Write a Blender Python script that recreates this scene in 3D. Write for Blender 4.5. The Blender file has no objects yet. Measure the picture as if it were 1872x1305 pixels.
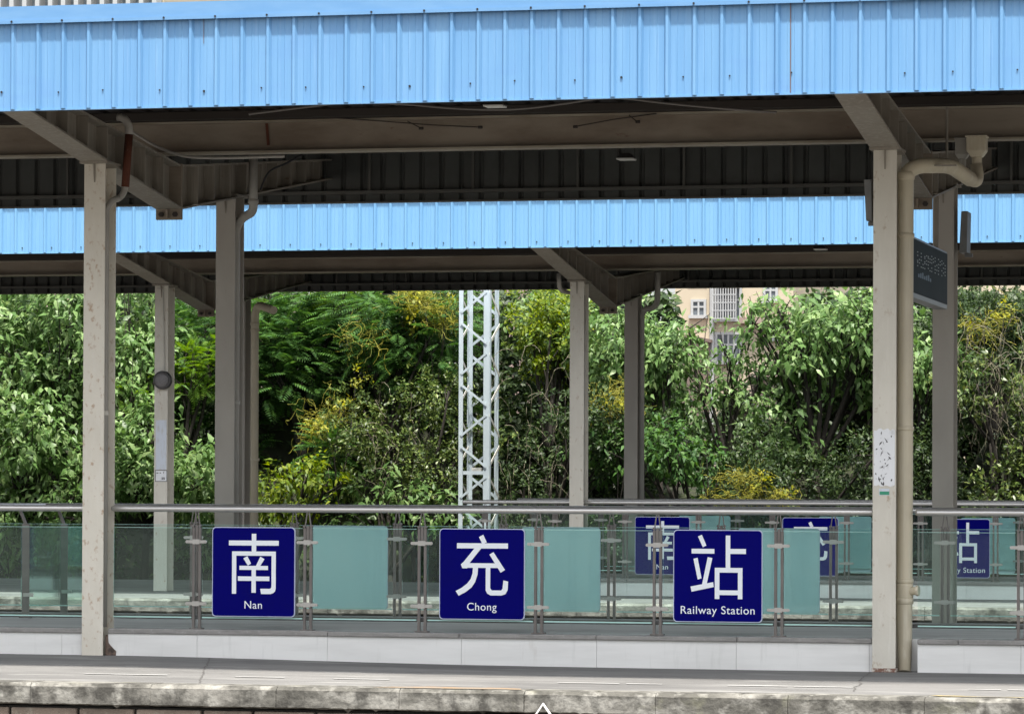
import bpy, math, random
import numpy as np
from mathutils import Vector, Matrix
random.seed(7); rng = np.random.default_rng(11)
R = math.radians
sc = bpy.context.scene
C = bpy.context.collection

# ------------------------------------------------------------------ camera
W, H, F = 1872.0, 1305.0, 7071.0
EYE = 1.55
YAW, PITCH, ROLL, SHY = math.atan(1750/7071), R(.86), .004, 141.5/1872
cam_d = bpy.data.cameras.new('camera'); cam = bpy.data.objects.new('camera', cam_d); C.objects.link(cam)
CM = Matrix.Rotation(YAW, 4, 'Z') @ Matrix.Rotation(R(90)+PITCH, 4, 'X') @ Matrix.Rotation(ROLL, 4, 'Z')
cam.matrix_world = Matrix.Translation((0, 0, EYE)) @ CM
cam_d.sensor_width = 36; cam_d.lens = 36*F/W; cam_d.shift_y = SHY
cam_d.clip_start = .5; cam_d.clip_end = 2000
sc.camera = cam
def at(px, py, Y):                       # point of the plane Y = const that stands at this place of the picture
    v = CM.to_3x3() @ Vector(((px-W/2)/F, -(py-H/2-SHY*W)/F, -1))
    t = Y/v.y
    return Vector((v.x*t, Y, v.z*t+EYE))
def ax(px, Y, py=900): return at(px, py, Y).x
# ------------------------------------------------------------------ light
SUN_EL, SUN_AZ = R(70), R(163)
w = bpy.data.worlds.new('World'); sc.world = w; w.use_nodes = True
nt = w.node_tree; nt.nodes.clear()
sky = nt.nodes.new('ShaderNodeTexSky'); sky.sky_type = 'NISHITA'; sky.sun_disc = False
sky.sun_elevation = SUN_EL; sky.sun_rotation = SUN_AZ; sky.dust_density = 3.5; sky.air_density = 1.0; sky.ozone_density = .6
bg = nt.nodes.new('ShaderNodeBackground'); bg.inputs[1].default_value = .138
out = nt.nodes.new('ShaderNodeOutputWorld')
hz = nt.nodes.new('ShaderNodeHueSaturation'); hz.inputs['Saturation'].default_value = .3   # thin white overcast
nt.links.new(sky.outputs[0], hz.inputs['Color']); nt.links.new(hz.outputs[0], bg.inputs[0]); nt.links.new(bg.outputs[0], out.inputs[0])
sd = bpy.data.lights.new('sun', 'SUN'); so = bpy.data.objects.new('sun', sd); C.objects.link(so)
sd.energy = 3.1; sd.angle = R(3); sd.color = (1, .95, .87)
sdir = Vector((math.sin(SUN_AZ)*math.cos(SUN_EL), math.cos(SUN_AZ)*math.cos(SUN_EL), math.sin(SUN_EL)))
so.rotation_euler = sdir.to_track_quat('Z', 'Y').to_euler()
sc.view_settings.view_transform = 'Standard'; sc.view_settings.look = 'None'
sc.view_settings.exposure = 1.4; sc.view_settings.gamma = 1
sc.cycles.max_bounces = 8; sc.cycles.transparent_max_bounces = 24
sc.cycles.use_denoising = True

# ------------------------------------------------------------------ materials
def mat(name, base, layers=(), rough=.6, metal=0., spec=.5, bump=None):
    """layers: (colour, scale xyz, low, high, strength, seed)"""
    m = bpy.data.materials.new(name); m.use_nodes = True
    n = m.node_tree.nodes; l = m.node_tree.links
    b = n['Principled BSDF']; b.inputs['Roughness'].default_value = rough
    b.inputs['Metallic'].default_value = metal; b.inputs['Specular IOR Level'].default_value = spec
    b.inputs['Base Color'].default_value = (*base, 1)
    g = n.new('ShaderNodeNewGeometry'); cur = None
    for col, s, lo, hi, st, seed in layers:
        mp = n.new('ShaderNodeMapping'); mp.inputs['Scale'].default_value = s; mp.inputs['Location'].default_value = (seed*3.7, seed*1.3, seed*5.1)
        l.new(g.outputs['Position'], mp.inputs['Vector'])
        t = n.new('ShaderNodeTexNoise'); t.inputs['Scale'].default_value = 1; t.inputs['Detail'].default_value = 6; t.inputs['Roughness'].default_value = .6
        l.new(mp.outputs[0], t.inputs['Vector'])
        r = n.new('ShaderNodeMapRange'); r.inputs[1].default_value = lo; r.inputs[2].default_value = hi; r.inputs[4].default_value = st
        l.new(t.outputs[0], r.inputs[0])
        mx = n.new('ShaderNodeMix'); mx.data_type = 'RGBA'; mx.inputs[7].default_value = (*col, 1)
        if cur is None: mx.inputs[6].default_value = (*base, 1)
        else: l.new(cur, mx.inputs[6])
        l.new(r.outputs[0], mx.inputs[0]); cur = mx.outputs[2]
    if cur is not None: l.new(cur, b.inputs['Base Color'])
    if bump:
        mp = n.new('ShaderNodeMapping'); mp.inputs['Scale'].default_value = bump[0]
        l.new(g.outputs['Position'], mp.inputs['Vector'])
        t = n.new('ShaderNodeTexNoise'); t.inputs['Scale'].default_value = 1; t.inputs['Detail'].default_value = 8
        l.new(mp.outputs[0], t.inputs['Vector'])
        bp = n.new('ShaderNodeBump'); bp.inputs['Strength'].default_value = bump[1]; bp.inputs['Distance'].default_value = bump[2]
        l.new(t.outputs[0], bp.inputs['Height']); l.new(bp.outputs[0], b.inputs['Normal'])
    return m
def glass_mat(name, tint, refl=1.0):
    m = bpy.data.materials.new(name); m.use_nodes = True
    n = m.node_tree.nodes; l = m.node_tree.links; n.remove(n['Principled BSDF'])
    tr = n.new('ShaderNodeBsdfTransparent'); tr.inputs[0].default_value = (*tint, 1)
    gl = n.new('ShaderNodeBsdfGlossy'); gl.inputs['Roughness'].default_value = .03; gl.inputs[0].default_value = (.85, 1, .97, 1)
    fr = n.new('ShaderNodeFresnel'); fr.inputs[0].default_value = 1.5
    mul = n.new('ShaderNodeMath'); mul.operation = 'MULTIPLY'; mul.inputs[1].default_value = refl
    mx = n.new('ShaderNodeMixShader')
    l.new(fr.outputs[0], mul.inputs[0]); l.new(mul.outputs[0], mx.inputs[0]); l.new(tr.outputs[0], mx.inputs[1]); l.new(gl.outputs[0], mx.inputs[2])
    l.new(mx.outputs[0], n['Material Output'].inputs[0])
    return m
def leaf_mat(name, cols, rough=.38, trans=.35):
    m = bpy.data.materials.new(name); m.use_nodes = True
    n = m.node_tree.nodes; l = m.node_tree.links; b = n['Principled BSDF']
    g = n.new('ShaderNodeNewGeometry'); cr = n.new('ShaderNodeValToRGB')
    e = cr.color_ramp.elements
    while len(e) < len(cols): e.new(.5)
    for i, c in enumerate(cols): e[i].position = i/(len(cols)-1); e[i].color = (*c, 1)
    l.new(g.outputs['Random Per Island'], cr.inputs[0]); l.new(cr.outputs[0], b.inputs['Base Color'])
    b.inputs['Roughness'].default_value = rough+.08; b.inputs['Specular IOR Level'].default_value = .32
    t = n.new('ShaderNodeBsdfTranslucent'); hs = n.new('ShaderNodeHueSaturation'); hs.inputs['Saturation'].default_value = 1.1; hs.inputs['Value'].default_value = 1.5; hs.inputs['Hue'].default_value = .485
    l.new(cr.outputs[0], hs.inputs['Color']); l.new(hs.outputs[0], t.inputs[0])
    mx = n.new('ShaderNodeMixShader'); mx.inputs[0].default_value = trans
    l.new(b.outputs[0], mx.inputs[1]); l.new(t.outputs[0], mx.inputs[2]); l.new(mx.outputs[0], n['Material Output'].inputs[0])
    return m
M = {}
M['blue'] = mat('blue_sheet', (.112, .258, .455), [((.145, .30, .49), (9, 9, .4), .40, .65, .8, 1), ((.10, .225, .42), (26, 26, .8), .56, .76, .5, 2), ((.23, .37, .57), (40, 40, 1.2), .58, .72, .3, 4), ((.11, .23, .46), (1.2, 1.2, 4), .55, .8, .45, 3)], rough=.42, spec=.4)
M['blue2'] = mat('blue_sheet_clean', (.142, .318, .52), [((.175, .36, .54), (8, 8, .5), .4, .65, .7, 5), ((.11, .25, .50), (26, 26, 1.1), .58, .75, .4, 6)], rough=.42, spec=.4)
M['flash'] = mat('blue_flashing', (.10, .235, .43), [((.14, .28, .46), (2, 2, 9), .4, .7, .7, 7)], rough=.4)
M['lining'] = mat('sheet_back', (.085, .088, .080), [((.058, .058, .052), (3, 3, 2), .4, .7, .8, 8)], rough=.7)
M['steel'] = mat('beige_painted_steel', (.25, .225, .185), [((.17, .14, .11), (1.2, 1.2, 2.5), .45, .75, .8, 9), ((.13, .06, .03), (7, 7, 12), .66, .76, .75, 10), ((.40, .37, .31), (20, 20, 1.5), .5, .7, .5, 11)], rough=.62, bump=((60, 60, 60), .12, .01))
M['flange'] = mat('lit_beam_flange', (.34, .305, .24), [((.22, .18, .13), (1.5, 6, 3), .45, .65, .8, 91)], rough=.6)  # beam colour copied lighter: light on the flanges is painted in
M['beam'] = mat('brown_stained_beam', (.27, .23, .18), [((.16, .12, .085), (1.1, 1.1, 3), .42, .68, .85, 12), ((.12, .04, .02), (5, 5, 14), .66, .76, .8, 13), ((.20, .17, .13), (2, 2, 10), .55, .75, .6, 40)], rough=.7)
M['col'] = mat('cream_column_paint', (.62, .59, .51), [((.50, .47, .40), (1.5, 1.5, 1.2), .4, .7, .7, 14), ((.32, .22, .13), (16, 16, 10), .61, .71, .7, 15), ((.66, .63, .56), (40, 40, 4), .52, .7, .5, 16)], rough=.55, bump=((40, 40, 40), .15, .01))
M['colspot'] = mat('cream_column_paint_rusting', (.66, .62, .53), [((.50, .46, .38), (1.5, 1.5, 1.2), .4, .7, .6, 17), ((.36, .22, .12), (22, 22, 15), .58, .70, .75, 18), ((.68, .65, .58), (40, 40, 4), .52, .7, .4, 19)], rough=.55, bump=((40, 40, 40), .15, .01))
M['colshade'] = mat('shaded_column_paint', (.42, .385, .34), [((.34, .31, .27), (2, 2, 1), .4, .7, .7, 20), ((.25, .2, .15), (18, 18, 10), .68, .76, .6, 21)], rough=.6, bump=((60, 60, 60), .12, .01))  # column paint copied darker: canopy shade put into the colour
M['streak'] = mat('faint_rust_streak', (.13, .075, .055), rough=.8)
M['rustfoot'] = mat('rusting_column_foot', (.50, .46, .40), [((.15, .06, .035), (13, 13, 16), .44, .52, .9, 90)], rough=.8)
M['rust'] = mat('rusted_steel', (.10, .028, .012), [((.30, .27, .22), (30, 30, 9), .60, .66, .9, 22), ((.07, .02, .012), (18, 18, 7), .5, .68, .9, 23)], rough=.85)
M['pipe'] = mat('cream_plastic_pipe', (.55, .49, .36), [((.45, .40, .30), (3, 3, 1.5), .4, .7, .8, 24), ((.62, .58, .47), (26, 26, 2), .52, .68, .6, 25), ((.33, .27, .18), (14, 14, 18), .68, .78, .6, 26)], rough=.45)
M['pipe_grey'] = mat('grey_plastic_pipe', (.40, .38, .34), [((.30, .285, .25), (3, 3, 1.5), .4, .7, .8, 27)], rough=.5)
M['steel_rail'] = mat('brushed_stainless', (.60, .585, .56), [((.48, .47, .45), (2, 2, 60), .4, .7, .5, 28)], rough=.33, metal=.7)
M['post'] = mat('dull_stainless_post', (.17, .155, .145), [((.11, .10, .095), (3, 3, 6), .4, .7, .7, 29)], rough=.38, metal=.6)
M['clamp'] = mat('bright_stainless_clamp', (.42, .41, .39), rough=.3, metal=.8)
M['glass'] = glass_mat('green_tinted_glass', (.925, .972, .962), .6)
M['glass_edge'] = mat('glass_edge', (.42, .66, .60), rough=.15, spec=.6)
M['navy'] = mat('navy_sign_face', (.0008, .0006, .125), [((.002, .0016, .10), (4, 4, 4), .5, .75, .6, 30)], rough=.4, spec=.04)
M['white'] = mat('white_sign_lettering', (.80, .84, .88), rough=.4)
M['rim'] = mat('pale_sign_rim', (.52, .56, .74), rough=.4)
M['teal'] = mat('teal_sign_back', (.56, .76, .79), [((.64, .82, .84), (1.5, 1.5, 1), .4, .65, .7, 31), ((.47, .68, .73), (5, 5, .8), .55, .75, .5, 32)], rough=.3, spec=.4)
M['tile'] = mat('white_marbled_tile', (.74, .735, .71), [((.64, .635, .61), (1.2, 1.2, 9), .42, .66, .7, 33), ((.45, .41, .36), (6, 6, 1.6), .66, .8, .5, 34), ((.50, .50, .47), (14, 14, 2), .58, .75, .4, 42)], rough=.3)
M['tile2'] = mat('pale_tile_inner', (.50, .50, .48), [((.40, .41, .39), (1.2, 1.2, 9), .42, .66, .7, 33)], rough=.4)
M['coping'] = mat('grey_granite_coping', (.26, .25, .235), [((.17, .165, .155), (5, 5, 30), .42, .68, .8, 35), ((.36, .35, .33), (30, 30, 30), .55, .7, .5, 36)], rough=.55, bump=((30, 30, 30), .3, .01))
M['plinth'] = mat('smooth_grey_plinth', (.74, .735, .71), [((.60, .60, .58), (.6, 2, 2), .42, .62, .7, 80), ((.80, .79, .76), (2, 8, 2), .55, .7, .6, 81)], rough=.95, spec=0)
M['coping_dark'] = mat('dark_coping', (.075, .07, .065), [((.2, .19, .18), (5, 5, 30), .45, .7, .8, 35)], rough=.6)  # darker tone of the coping, for the rear rim and wall cores
M['floor'] = mat('worn_platform_asphalt', (.175, .172, .166), [((.11, .108, .105), (.5, 1.6, 1), .42, .62, .85, 37), ((.31, .305, .29), (.9, 5, 1), .55, .72, .7, 38), ((.09, .085, .08), (2.2, 9, 1), .63, .72, .55, 39)], rough=.9, bump=((25, 25, 25), .35, .02))
M['edge'] = mat('weathered_concrete_edge', (.205, .197, .175), [((.075, .072, .062), (1.1, 1.1, 5), .38, .56, .9, 41), ((.28, .272, .245), (5, 5, 7), .50, .62, .8, 43), ((.035, .033, .028), (5, 5, 3), .50, .64, .85, 44), ((.22, .22, .13), (3, 3, 3), .6, .75, .35, 45)], rough=.92, bump=((22, 22, 22), .6, .02))
M['block'] = mat('sandstone_wall_block', (.20, .155, .12), [((.11, .09, .07), (3, 3, 4), .45, .62, .8, 46), ((.28, .25, .20), (9, 9, 9), .55, .68, .7, 47)], rough=.95, bump=((12, 12, 12), .7, .04))
M['rubble'] = mat('brown_broken_mortar', (.16, .115, .09), [((.05, .04, .035), (16, 16, 16), .45, .6, .85, 92)], rough=1, bump=((30, 30, 30), .6, .02))
M['crack'] = mat('crack_filling', (.11, .106, .10), rough=1)
M['mortar'] = mat('dark_mortar', (.03, .028, .024), rough=1)
M['orange'] = mat('orange_rust_stain', (.26, .165, .085), [((.20, .185, .16), (6, 14, 1), .40, .56, .95, 48)], rough=.9)
M['paint_white'] = mat('worn_white_paint', (.42, .42, .41), [((.34, .33, .32), (4, 4, 4), .5, .62, .9, 49)], rough=.8)
M['paint_yellow'] = mat('worn_yellow_paint', (.34, .27, .12), [((.2, .19, .165), (3, 7, 3), .42, .56, .95, 50)], rough=.9)
M['chev'] = mat('white_arrow_paint', (.74, .73, .70), [((.4, .38, .35), (20, 20, 20), .6, .7, .8, 51)], rough=.8)
M['tower'] = mat('pale_galvanised_steel', (.50, .58, .62), [((.40, .47, .51), (3, 3, 1), .4, .7, .7, 52)], rough=.5, metal=.1)
M['tower_sunlit'] = mat('galvanised_steel_sunlit', (.66, .63, .57), [((.5, .5, .46), (3, 3, 3), .4, .7, .7, 53)], rough=.5, metal=.1)  # cream stands for sunlight on the side bracing, painted into the colour
M['dark'] = mat('dark_grey_enamel', (.05, .047, .045), rough=.45)
M['black'] = mat('black_rubber', (.008, .008, .01), rough=.6)
M['cable'] = mat('grey_cable', (.13, .12, .11), rough=.6)
M['lampm'] = mat('pale_lamp_housing', (.62, .62, .58), rough=.35)
M['greybox'] = mat('grey_box_enamel', (.13, .13, .125), [((.22, .23, .23), (4, 4, 4), .4, .7, .6, 54)], rough=.5)
M['board'] = mat('dark_board_face', (.030, .043, .050), [((.04, .055, .062), (2, 2, 2), .4, .7, .7, 55)], rough=.7, spec=.1)
M['boardframe'] = mat('aluminium_board_frame', (.24, .26, .27), rough=.4, metal=.4)
M['ledoff'] = mat('pale_led_dot', (.30, .33, .32), rough=.4)
M['boardprint'] = mat('faint_blue_print', (.012, .05, .085), rough=.4)
M['paper'] = mat('torn_white_notice', (.74, .75, .76), [((.5, .5, .5), (14, 14, 10), .55, .7, .6, 56), ((.04, .035, .035), (34, 34, 13), .67, .69, 1, 57)], rough=.7)
M['paper_blue'] = mat('pale_blue_paste_mark', (.58, .62, .68), [((.46, .45, .42), (20, 20, 6), .5, .7, .7, 58)], rough=.7)
M['green'] = mat('green_sticker', (.03, .26, .15), rough=.5)
M['soil'] = mat('dark_bank_soil', (.022, .024, .014), [((.035, .045, .016), (2, 2, 2), .45, .6, .8, 59)], rough=1)
M['ground'] = mat('track_ballast', (.12, .11, .10), [((.06, .055, .05), (9, 9, 9), .45, .6, .9, 60)], rough=1, bump=((12, 12, 12), .8, .05))
M['rail'] = mat('rusty_rail', (.12, .07, .05), rough=.5, metal=.5)
M['bark'] = mat('dark_bark', (.022, .018, .014), [((.04, .034, .026), (20, 20, 4), .5, .7, .7, 61)], rough=.95, bump=((30, 30, 8), .6, .02))
M['vine'] = mat('pale_dry_vine', (.20, .18, .12), rough=.8)
M['dodder'] = leaf_mat('yellow_dodder_strands', [(.30, .29, .03), (.42, .39, .05), (.20, .23, .04), (.50, .47, .10)], rough=.6, trans=.3)
M['bwall'] = mat('cream_building_wall', (.46, .40, .30), [((.38, .33, .25), (.4, .4, .25), .4, .7, .7, 62)], rough=.9)
M['bwall2'] = mat('pink_building_wall', (.30, .225, .195), [((.24, .18, .16), (.8, .8, .5), .4, .7, .7, 63)], rough=.9)
M['bframe'] = mat('white_window_frame', (.36, .375, .38), rough=.5)
M['pane'] = mat('dark_window_pane', (.07, .085, .10), [((.16, .18, .2), (1.5, 1.5, 1.5), .45, .6, .7, 64)], rough=.12)
LG = {
 'gold': leaf_mat('golden_yellow_leaf', [(.14, .18, .02), (.26, .27, .03), (.40, .38, .04), (.08, .13, .02)], .45, .4),
 'mulberry': leaf_mat('pale_broad_leaf', [(0.0646, 0.1289, 0.0339), (0.0889, 0.1744, 0.0444), (0.1212, 0.2197, 0.0651), (0.1777, 0.2804, 0.0979), (0.2747, 0.3789, 0.1567)], .33, .3),
 'fern': leaf_mat('feathery_leaf', [(0.0338, 0.094, 0.0246), (0.0525, 0.133, 0.0291), (0.0843, 0.1878, 0.0312), (0.0562, 0.1174, 0.0335)], .45, .3),
 'fernbright': leaf_mat('bright_feathery_leaf', [(0.0695, 0.1556, 0.0166), (0.1043, 0.2035, 0.0208), (0.1391, 0.2394, 0.0248)], .45, .4),
 'small': leaf_mat('small_glossy_leaf', [(0.0274, 0.0546, 0.0137), (0.0532, 0.089, 0.0198), (0.0913, 0.1363, 0.0275), (0.1977, 0.244, 0.0688)], .28, .2),
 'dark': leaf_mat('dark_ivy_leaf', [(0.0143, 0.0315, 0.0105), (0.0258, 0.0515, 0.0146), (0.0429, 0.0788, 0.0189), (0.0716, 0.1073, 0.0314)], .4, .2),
 'yellowgreen': leaf_mat('yellow_green_leaf', [(0.0684, 0.127, 0.0095), (0.1141, 0.1848, 0.0139), (0.1711, 0.231, 0.019), (0.2509, 0.3003, 0.038)], .4, .4),
}

# ------------------------------------------------------------------ mesh helpers
class MB:
    def __init__(s): s.v = []; s.f = []
    def add(s, v, f):
        o = len(s.v); s.v += [tuple(p) for p in v]; s.f += [tuple(i+o for i in q) for q in f]; return s
    def box(s, x0, x1, y0, y1, z0, z1):
        v = [(x, y, z) for z in (z0, z1) for y in (y0, y1) for x in (x0, x1)]
        return s.add(v, [(0, 2, 3, 1), (4, 5, 7, 6), (0, 1, 5, 4), (2, 6, 7, 3), (0, 4, 6, 2), (1, 3, 7, 5)])
    def hexa(s, a, b):                    # two quads joined
        return s.add(list(a)+list(b), [(3, 2, 1, 0), (4, 5, 6, 7), (0, 1, 5, 4), (1, 2, 6, 5), (2, 3, 7, 6), (3, 0, 4, 7)])
    def bar(s, p, q, w, h, up=(0, 0, 1)):
        p, q = Vector(p), Vector(q); d = (q-p).normalized(); u = Vector(up)
        sd_ = d.cross(u)
        if sd_.length < 1e-4: sd_ = d.cross(Vector((1, 0, 0)))
        sd_.normalize(); u = sd_.cross(d).normalized()
        sd_ *= w/2; u = u*h/2
        return s.hexa([p-sd_-u, p+sd_-u, p+sd_+u, p-sd_+u], [q-sd_-u, q+sd_-u, q+sd_+u, q-sd_+u])
    def tube(s, pts, r, n=12, cap=True):
        pts = [Vector(p) for p in pts]; rs = r if isinstance(r, (list, tuple)) else [r]*len(pts)
        o = len(s.v); ref = None
        for i, p in enumerate(pts):
            d = (pts[min(i+1, len(pts)-1)]-pts[max(i-1, 0)]).normalized()
            if ref is None:
                ref = d.cross(Vector((0, 0, 1)))
                if ref.length < .05: ref = d.cross(Vector((0, 1, 0)))
            ref = (ref - d*ref.dot(d)).normalized(); b = d.cross(ref)
            for k in range(n):
                a = 2*math.pi*k/n; s.v.append(tuple(p+(ref*math.cos(a)+b*math.sin(a))*rs[i]))
        for i in range(len(pts)-1):
            for k in range(n):
                a, b_ = o+i*n+k, o+i*n+(k+1) % n
                s.f.append((a, b_, b_+n, a+n))
        if cap:
            s.f.append(tuple(o+k for k in range(n))[::-1]); s.f.append(tuple(o+(len(pts)-1)*n+k for k in range(n)))
        return s
    def cyl(s, p, q, r, n=16): return s.tube([p, q], r, n)
    def prism(s, poly, f, t):             # poly in 2D, f(u,v,w) -> point, thickness range t=(t0,t1)
        n = len(poly)
        a = [f(u, v, t[0]) for u, v in poly]; b = [f(u, v, t[1]) for u, v in poly]
        return s.add(a+b, [tuple(range(n))[::-1], tuple(range(n, 2*n))]+[(i, (i+1) % n, n+(i+1) % n, n+i) for i in range(n)])
    def build(s, name, m, parent=None, smooth=False, bevel=0):
        me = bpy.data.meshes.new(name); me.from_pydata(s.v, [], s.f); me.update()
        if smooth: me.shade_smooth()
        me.materials.append(m); o = bpy.data.objects.new(name, me); C.objects.link(o)
        if parent:
            o.parent = parent; o.matrix_parent_inverse = parent_world(parent).inverted()
        if bevel:
            b = o.modifiers.new('b', 'BEVEL'); b.width = bevel; b.segments = 2; b.limit_method = 'ANGLE'; b.angle_limit = R(40)
        if smooth and not bevel: pass
        return o
def parent_world(o):
    return (parent_world(o.parent) @ o.matrix_parent_inverse @ o.matrix_basis) if o.parent else o.matrix_basis.copy()
def tag(o, label=None, cat=None, group=None, kind=None):
    if label: o['label'] = label
    if cat: o['category'] = cat
    if group: o['group'] = group
    if kind: o['kind'] = kind
    return o
def thing(name, loc, label, cat, group=None):
    o = bpy.data.objects.new(name, None); C.objects.link(o); o.location = loc; o.empty_display_size = .1
    return tag(o, label, cat, group)
def soft(o):                               # round tubes shade smooth, their caps stay sharp
    for p in o.data.polygons: p.use_smooth = len(p.vertices) == 4
    return o
def arc(p, c, q, n=8):                     # quadratic bend
    p, c, q = Vector(p), Vector(c), Vector(q)
    return [(1-t)**2*p+2*t*(1-t)*c+t*t*q for t in [i/n for i in range(n+1)]]

# ------------------------------------------------------------------ setting: ground and platforms
XA, XB = -34., 12.
tag(MB().add([(-400, -200, -1.25), (400, -200, -1.25), (400, 600, -1.25), (-400, 600, -1.25)], [(0, 1, 2, 3)]).build('ground', M['ground']), kind='structure')
Y1, Y1R = 33.5, 37.35                      # front faces of the two column rows of the near platform
Y2, Y2R = 53.45, 57.1
FL2 = .10                                  # far platform floor
NR, RR = 33.68, 36.70                      # near / rear railing planes of platform 1
NR2, RR2 = 53.6, 56.6
CURB = .29
def floor_z(x, y, y0, z):                  # the old paving has sunk towards the edge and heaved by the left column
    fall = -.03*max(0, min(1, (33.4-y)/3.2)) if y0 < 40 else 0
    u = (x-X_HEAVE)/2.6
    return fall+(.045*math.exp(-u*u) if x > X_HEAVE else .045)*(1 if y0 < 40 else 0)*max(0, min(1, (y-30.3)/3.0))-(.003*max(0, min(1, (30.6-y)/.3)) if y0 < 40 else 0)
X_HEAVE = at(230, 1190, 33.5).x-.3
def platform(y0, y1, z, h0, h1, hx0, hx1, tag_):
    b = MB()                               # floor round the stairwell opening (h0..h1, hx0..hx1)
    g = .02
    nx_, ny_ = 240, 24
    for i in range(nx_+1):
        for j in range(ny_+1):
            x = XA+(XB-XA)*i/nx_; y = y0+.30+(h0-y0-.30)*j/ny_
            b.v.append((x, y, z+floor_z(x, y, y0, z)))
    for i in range(nx_):
        for j in range(ny_): a = i*(ny_+1)+j; b.f.append((a, a+ny_+1, a+ny_+2, a+1))
    b.box(XA, XB, h1, y1, z-.5, z)
    b.box(XA, hx0, h0+g*0, h1, z-.5, z-.001); b.box(hx1, XB, h0, h1, z-.5, z-.001)
    return tag(b.build('platform_floor', M['floor']), kind='structure')
platform(30.0, 41.2, 0, 33.8, 36.55, -16.9, XB-.5, 1)
platform(49.6, 60.2, FL2, 53.75, 56.4, ax(848, 54), XB-.5, 2)
# stairwell floors
tag(MB().box(-16.9, XB, 33.8, 36.55, -2.6, -2.5).build('stairwell_floor', M['floor']), kind='structure')
# platform edge: one slab of weathered concrete after another on a blockwork wall
def edge(Y, z, joints, n0):
    b = MB()
    for i in range(len(joints)-1):
        x0, x1 = joints[i]+.0025, joints[i+1]-.0025
        n = 44; ph = random.random()*9; dz = random.uniform(-.001, .003); dy = random.uniform(-.012, .012)
        prof = []
        for k in range(n+1):
            x = x0+(x1-x0)*k/n
            wv = .5*math.sin(x*9+ph)+.3*math.sin(x*23+ph*2)+.4*math.sin(x*4.1); e = [random.uniform(-.002, .002)+.0025*wv for _ in range(4)]
            if random.random() < .05: e[1] -= random.uniform(.01, .05); e[2] -= random.uniform(.0, .012)
            if k in (0, n): e[0] += .004; e[2] -= .003
            prof.append([(x, Y+.34, z+dz-.02), (x, Y+.335, z+dz), (x, Y+.035+e[0]*.6, z+dz+e[1]*.25), (x, Y+dy+e[0], z+dz-.028+e[2]*.5), (x, Y+dy+e[3], z-.165+e[2]), (x, Y+.06, z-.18+e[1]), (x, Y+.34, z-.18)])
        o = len(b.v); m = 7
        for p in prof: b.v += p
        for k in range(n):
            for j in range(m):
                a, c = o+k*m+j, o+k*m+(j+1) % m
                b.f.append((a, c, c+m, a+m))
        b.f.append(tuple(o+j for j in range(m))); b.f.append(tuple(o+n*m+j for j in range(m))[::-1])
    tag(b.build('platform_edge', M['edge']), kind='structure')
    b = MB(); 
    for r in range(4):
        zt = z-.205-.27*r; x = XA+random.random()*.4
        while x < XB:
            wd = random.uniform(.36, .62)
            b.box(x, x+wd-.025, Y+.05+random.uniform(-.012, .012), Y+.3, zt-.245, zt); x += wd
    tag(b.build('platform_wall', M['block'], bevel=.012), kind='structure')
    tag(MB().box(XA, XB, Y+.10, Y+.33, z-1.2, z-.19).build('platform_wall_mortar', M['mortar']), kind='structure')
j0 = [ax(p, 30, 1270) for p in (55, 275, 505, 730, 958, 1198, 1440, 1690)]
jn = [j0[0]-1.0*k for k in range(18, 0, -1)]+j0+[j0[-1]+1.03*k for k in range(1, 14)]
edge(30.0, -.03, jn, 0)
edge(49.6, FL2, [XA+1.6*k for k in range(29)], 0)
# marks on the near platform
def sheet(name, pts, z, m): return MB().add([(x, y, z) for x, y in pts], [tuple(range(len(pts)))]).build(name, m)
def gp(px, py, z=0):                       # floor point under a pixel
    v = CM.to_3x3() @ Vector(((px-W/2)/F, -(py-H/2-SHY*W)/F, -1)); t = (z-EYE)/v.z; return (v.x*t, v.y*t)
b = MB(); yl = 31.15
for x0, x1 in ((155, 305), (430, 520), (610, 712), (1020, 1132), (1145, 1210), (1330, 1440), (1452, 1560), (1770, 1830), (1842, 1900)):
    X0, X1 = ax(x0, yl, 1235), ax(x1, yl, 1235); fz = floor_z((X0+X1)/2, yl+.03, 30, 0)+.002
    b.add([(X0, yl-.035, fz+.004), (X1, yl-.035, fz+.004), (X1, yl+.035, fz+.004), (X0, yl+.035, fz+.004)], [(0, 1, 2, 3)])
tag(b.build('safety_line', M['paint_white']), kind='structure')
pts = [(ax(690, 30.2, 1256), 30.07), (ax(760, 30.2), 30.055), (ax(860, 30.2), 30.06), (ax(962, 30.2), 30.07), (ax(950, 30.2), 30.26), (ax(905, 30.2), 30.33), (ax(830, 30.2), 30.3), (ax(770, 30.2), 30.33), (ax(715, 30.2), 30.2)]
tag(sheet('rust_stain', pts, -.0235, M['orange']), kind='structure')
pts = [(ax(1690, 30.2), 30.30), (ax(1720, 30.2), 30.16), (ax(1990, 30.2), 30.10), (ax(1990, 30.2), 30.18), (ax(1780, 30.2), 30.24)]
tag(sheet('yellow_stripe', pts, -.0235, M['paint_yellow']), kind='structure')
p = at(993, 1290, 29.955)
b = MB()
b.bar(p+Vector((-.07, 0, -.085)), p+Vector((.002, 0, .022)), .012, .022, (0, 1, 0)); b.bar(p+Vector((.075, -.003, -.085)), p+Vector((-.002, -.003, .022)), .012, .022, (0, 1, 0))
tag(b.build('painted_arrow', M['chev']), 'white arrowhead painted on the grimy concrete platform edge', 'painted mark')
random.seed(31)
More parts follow.
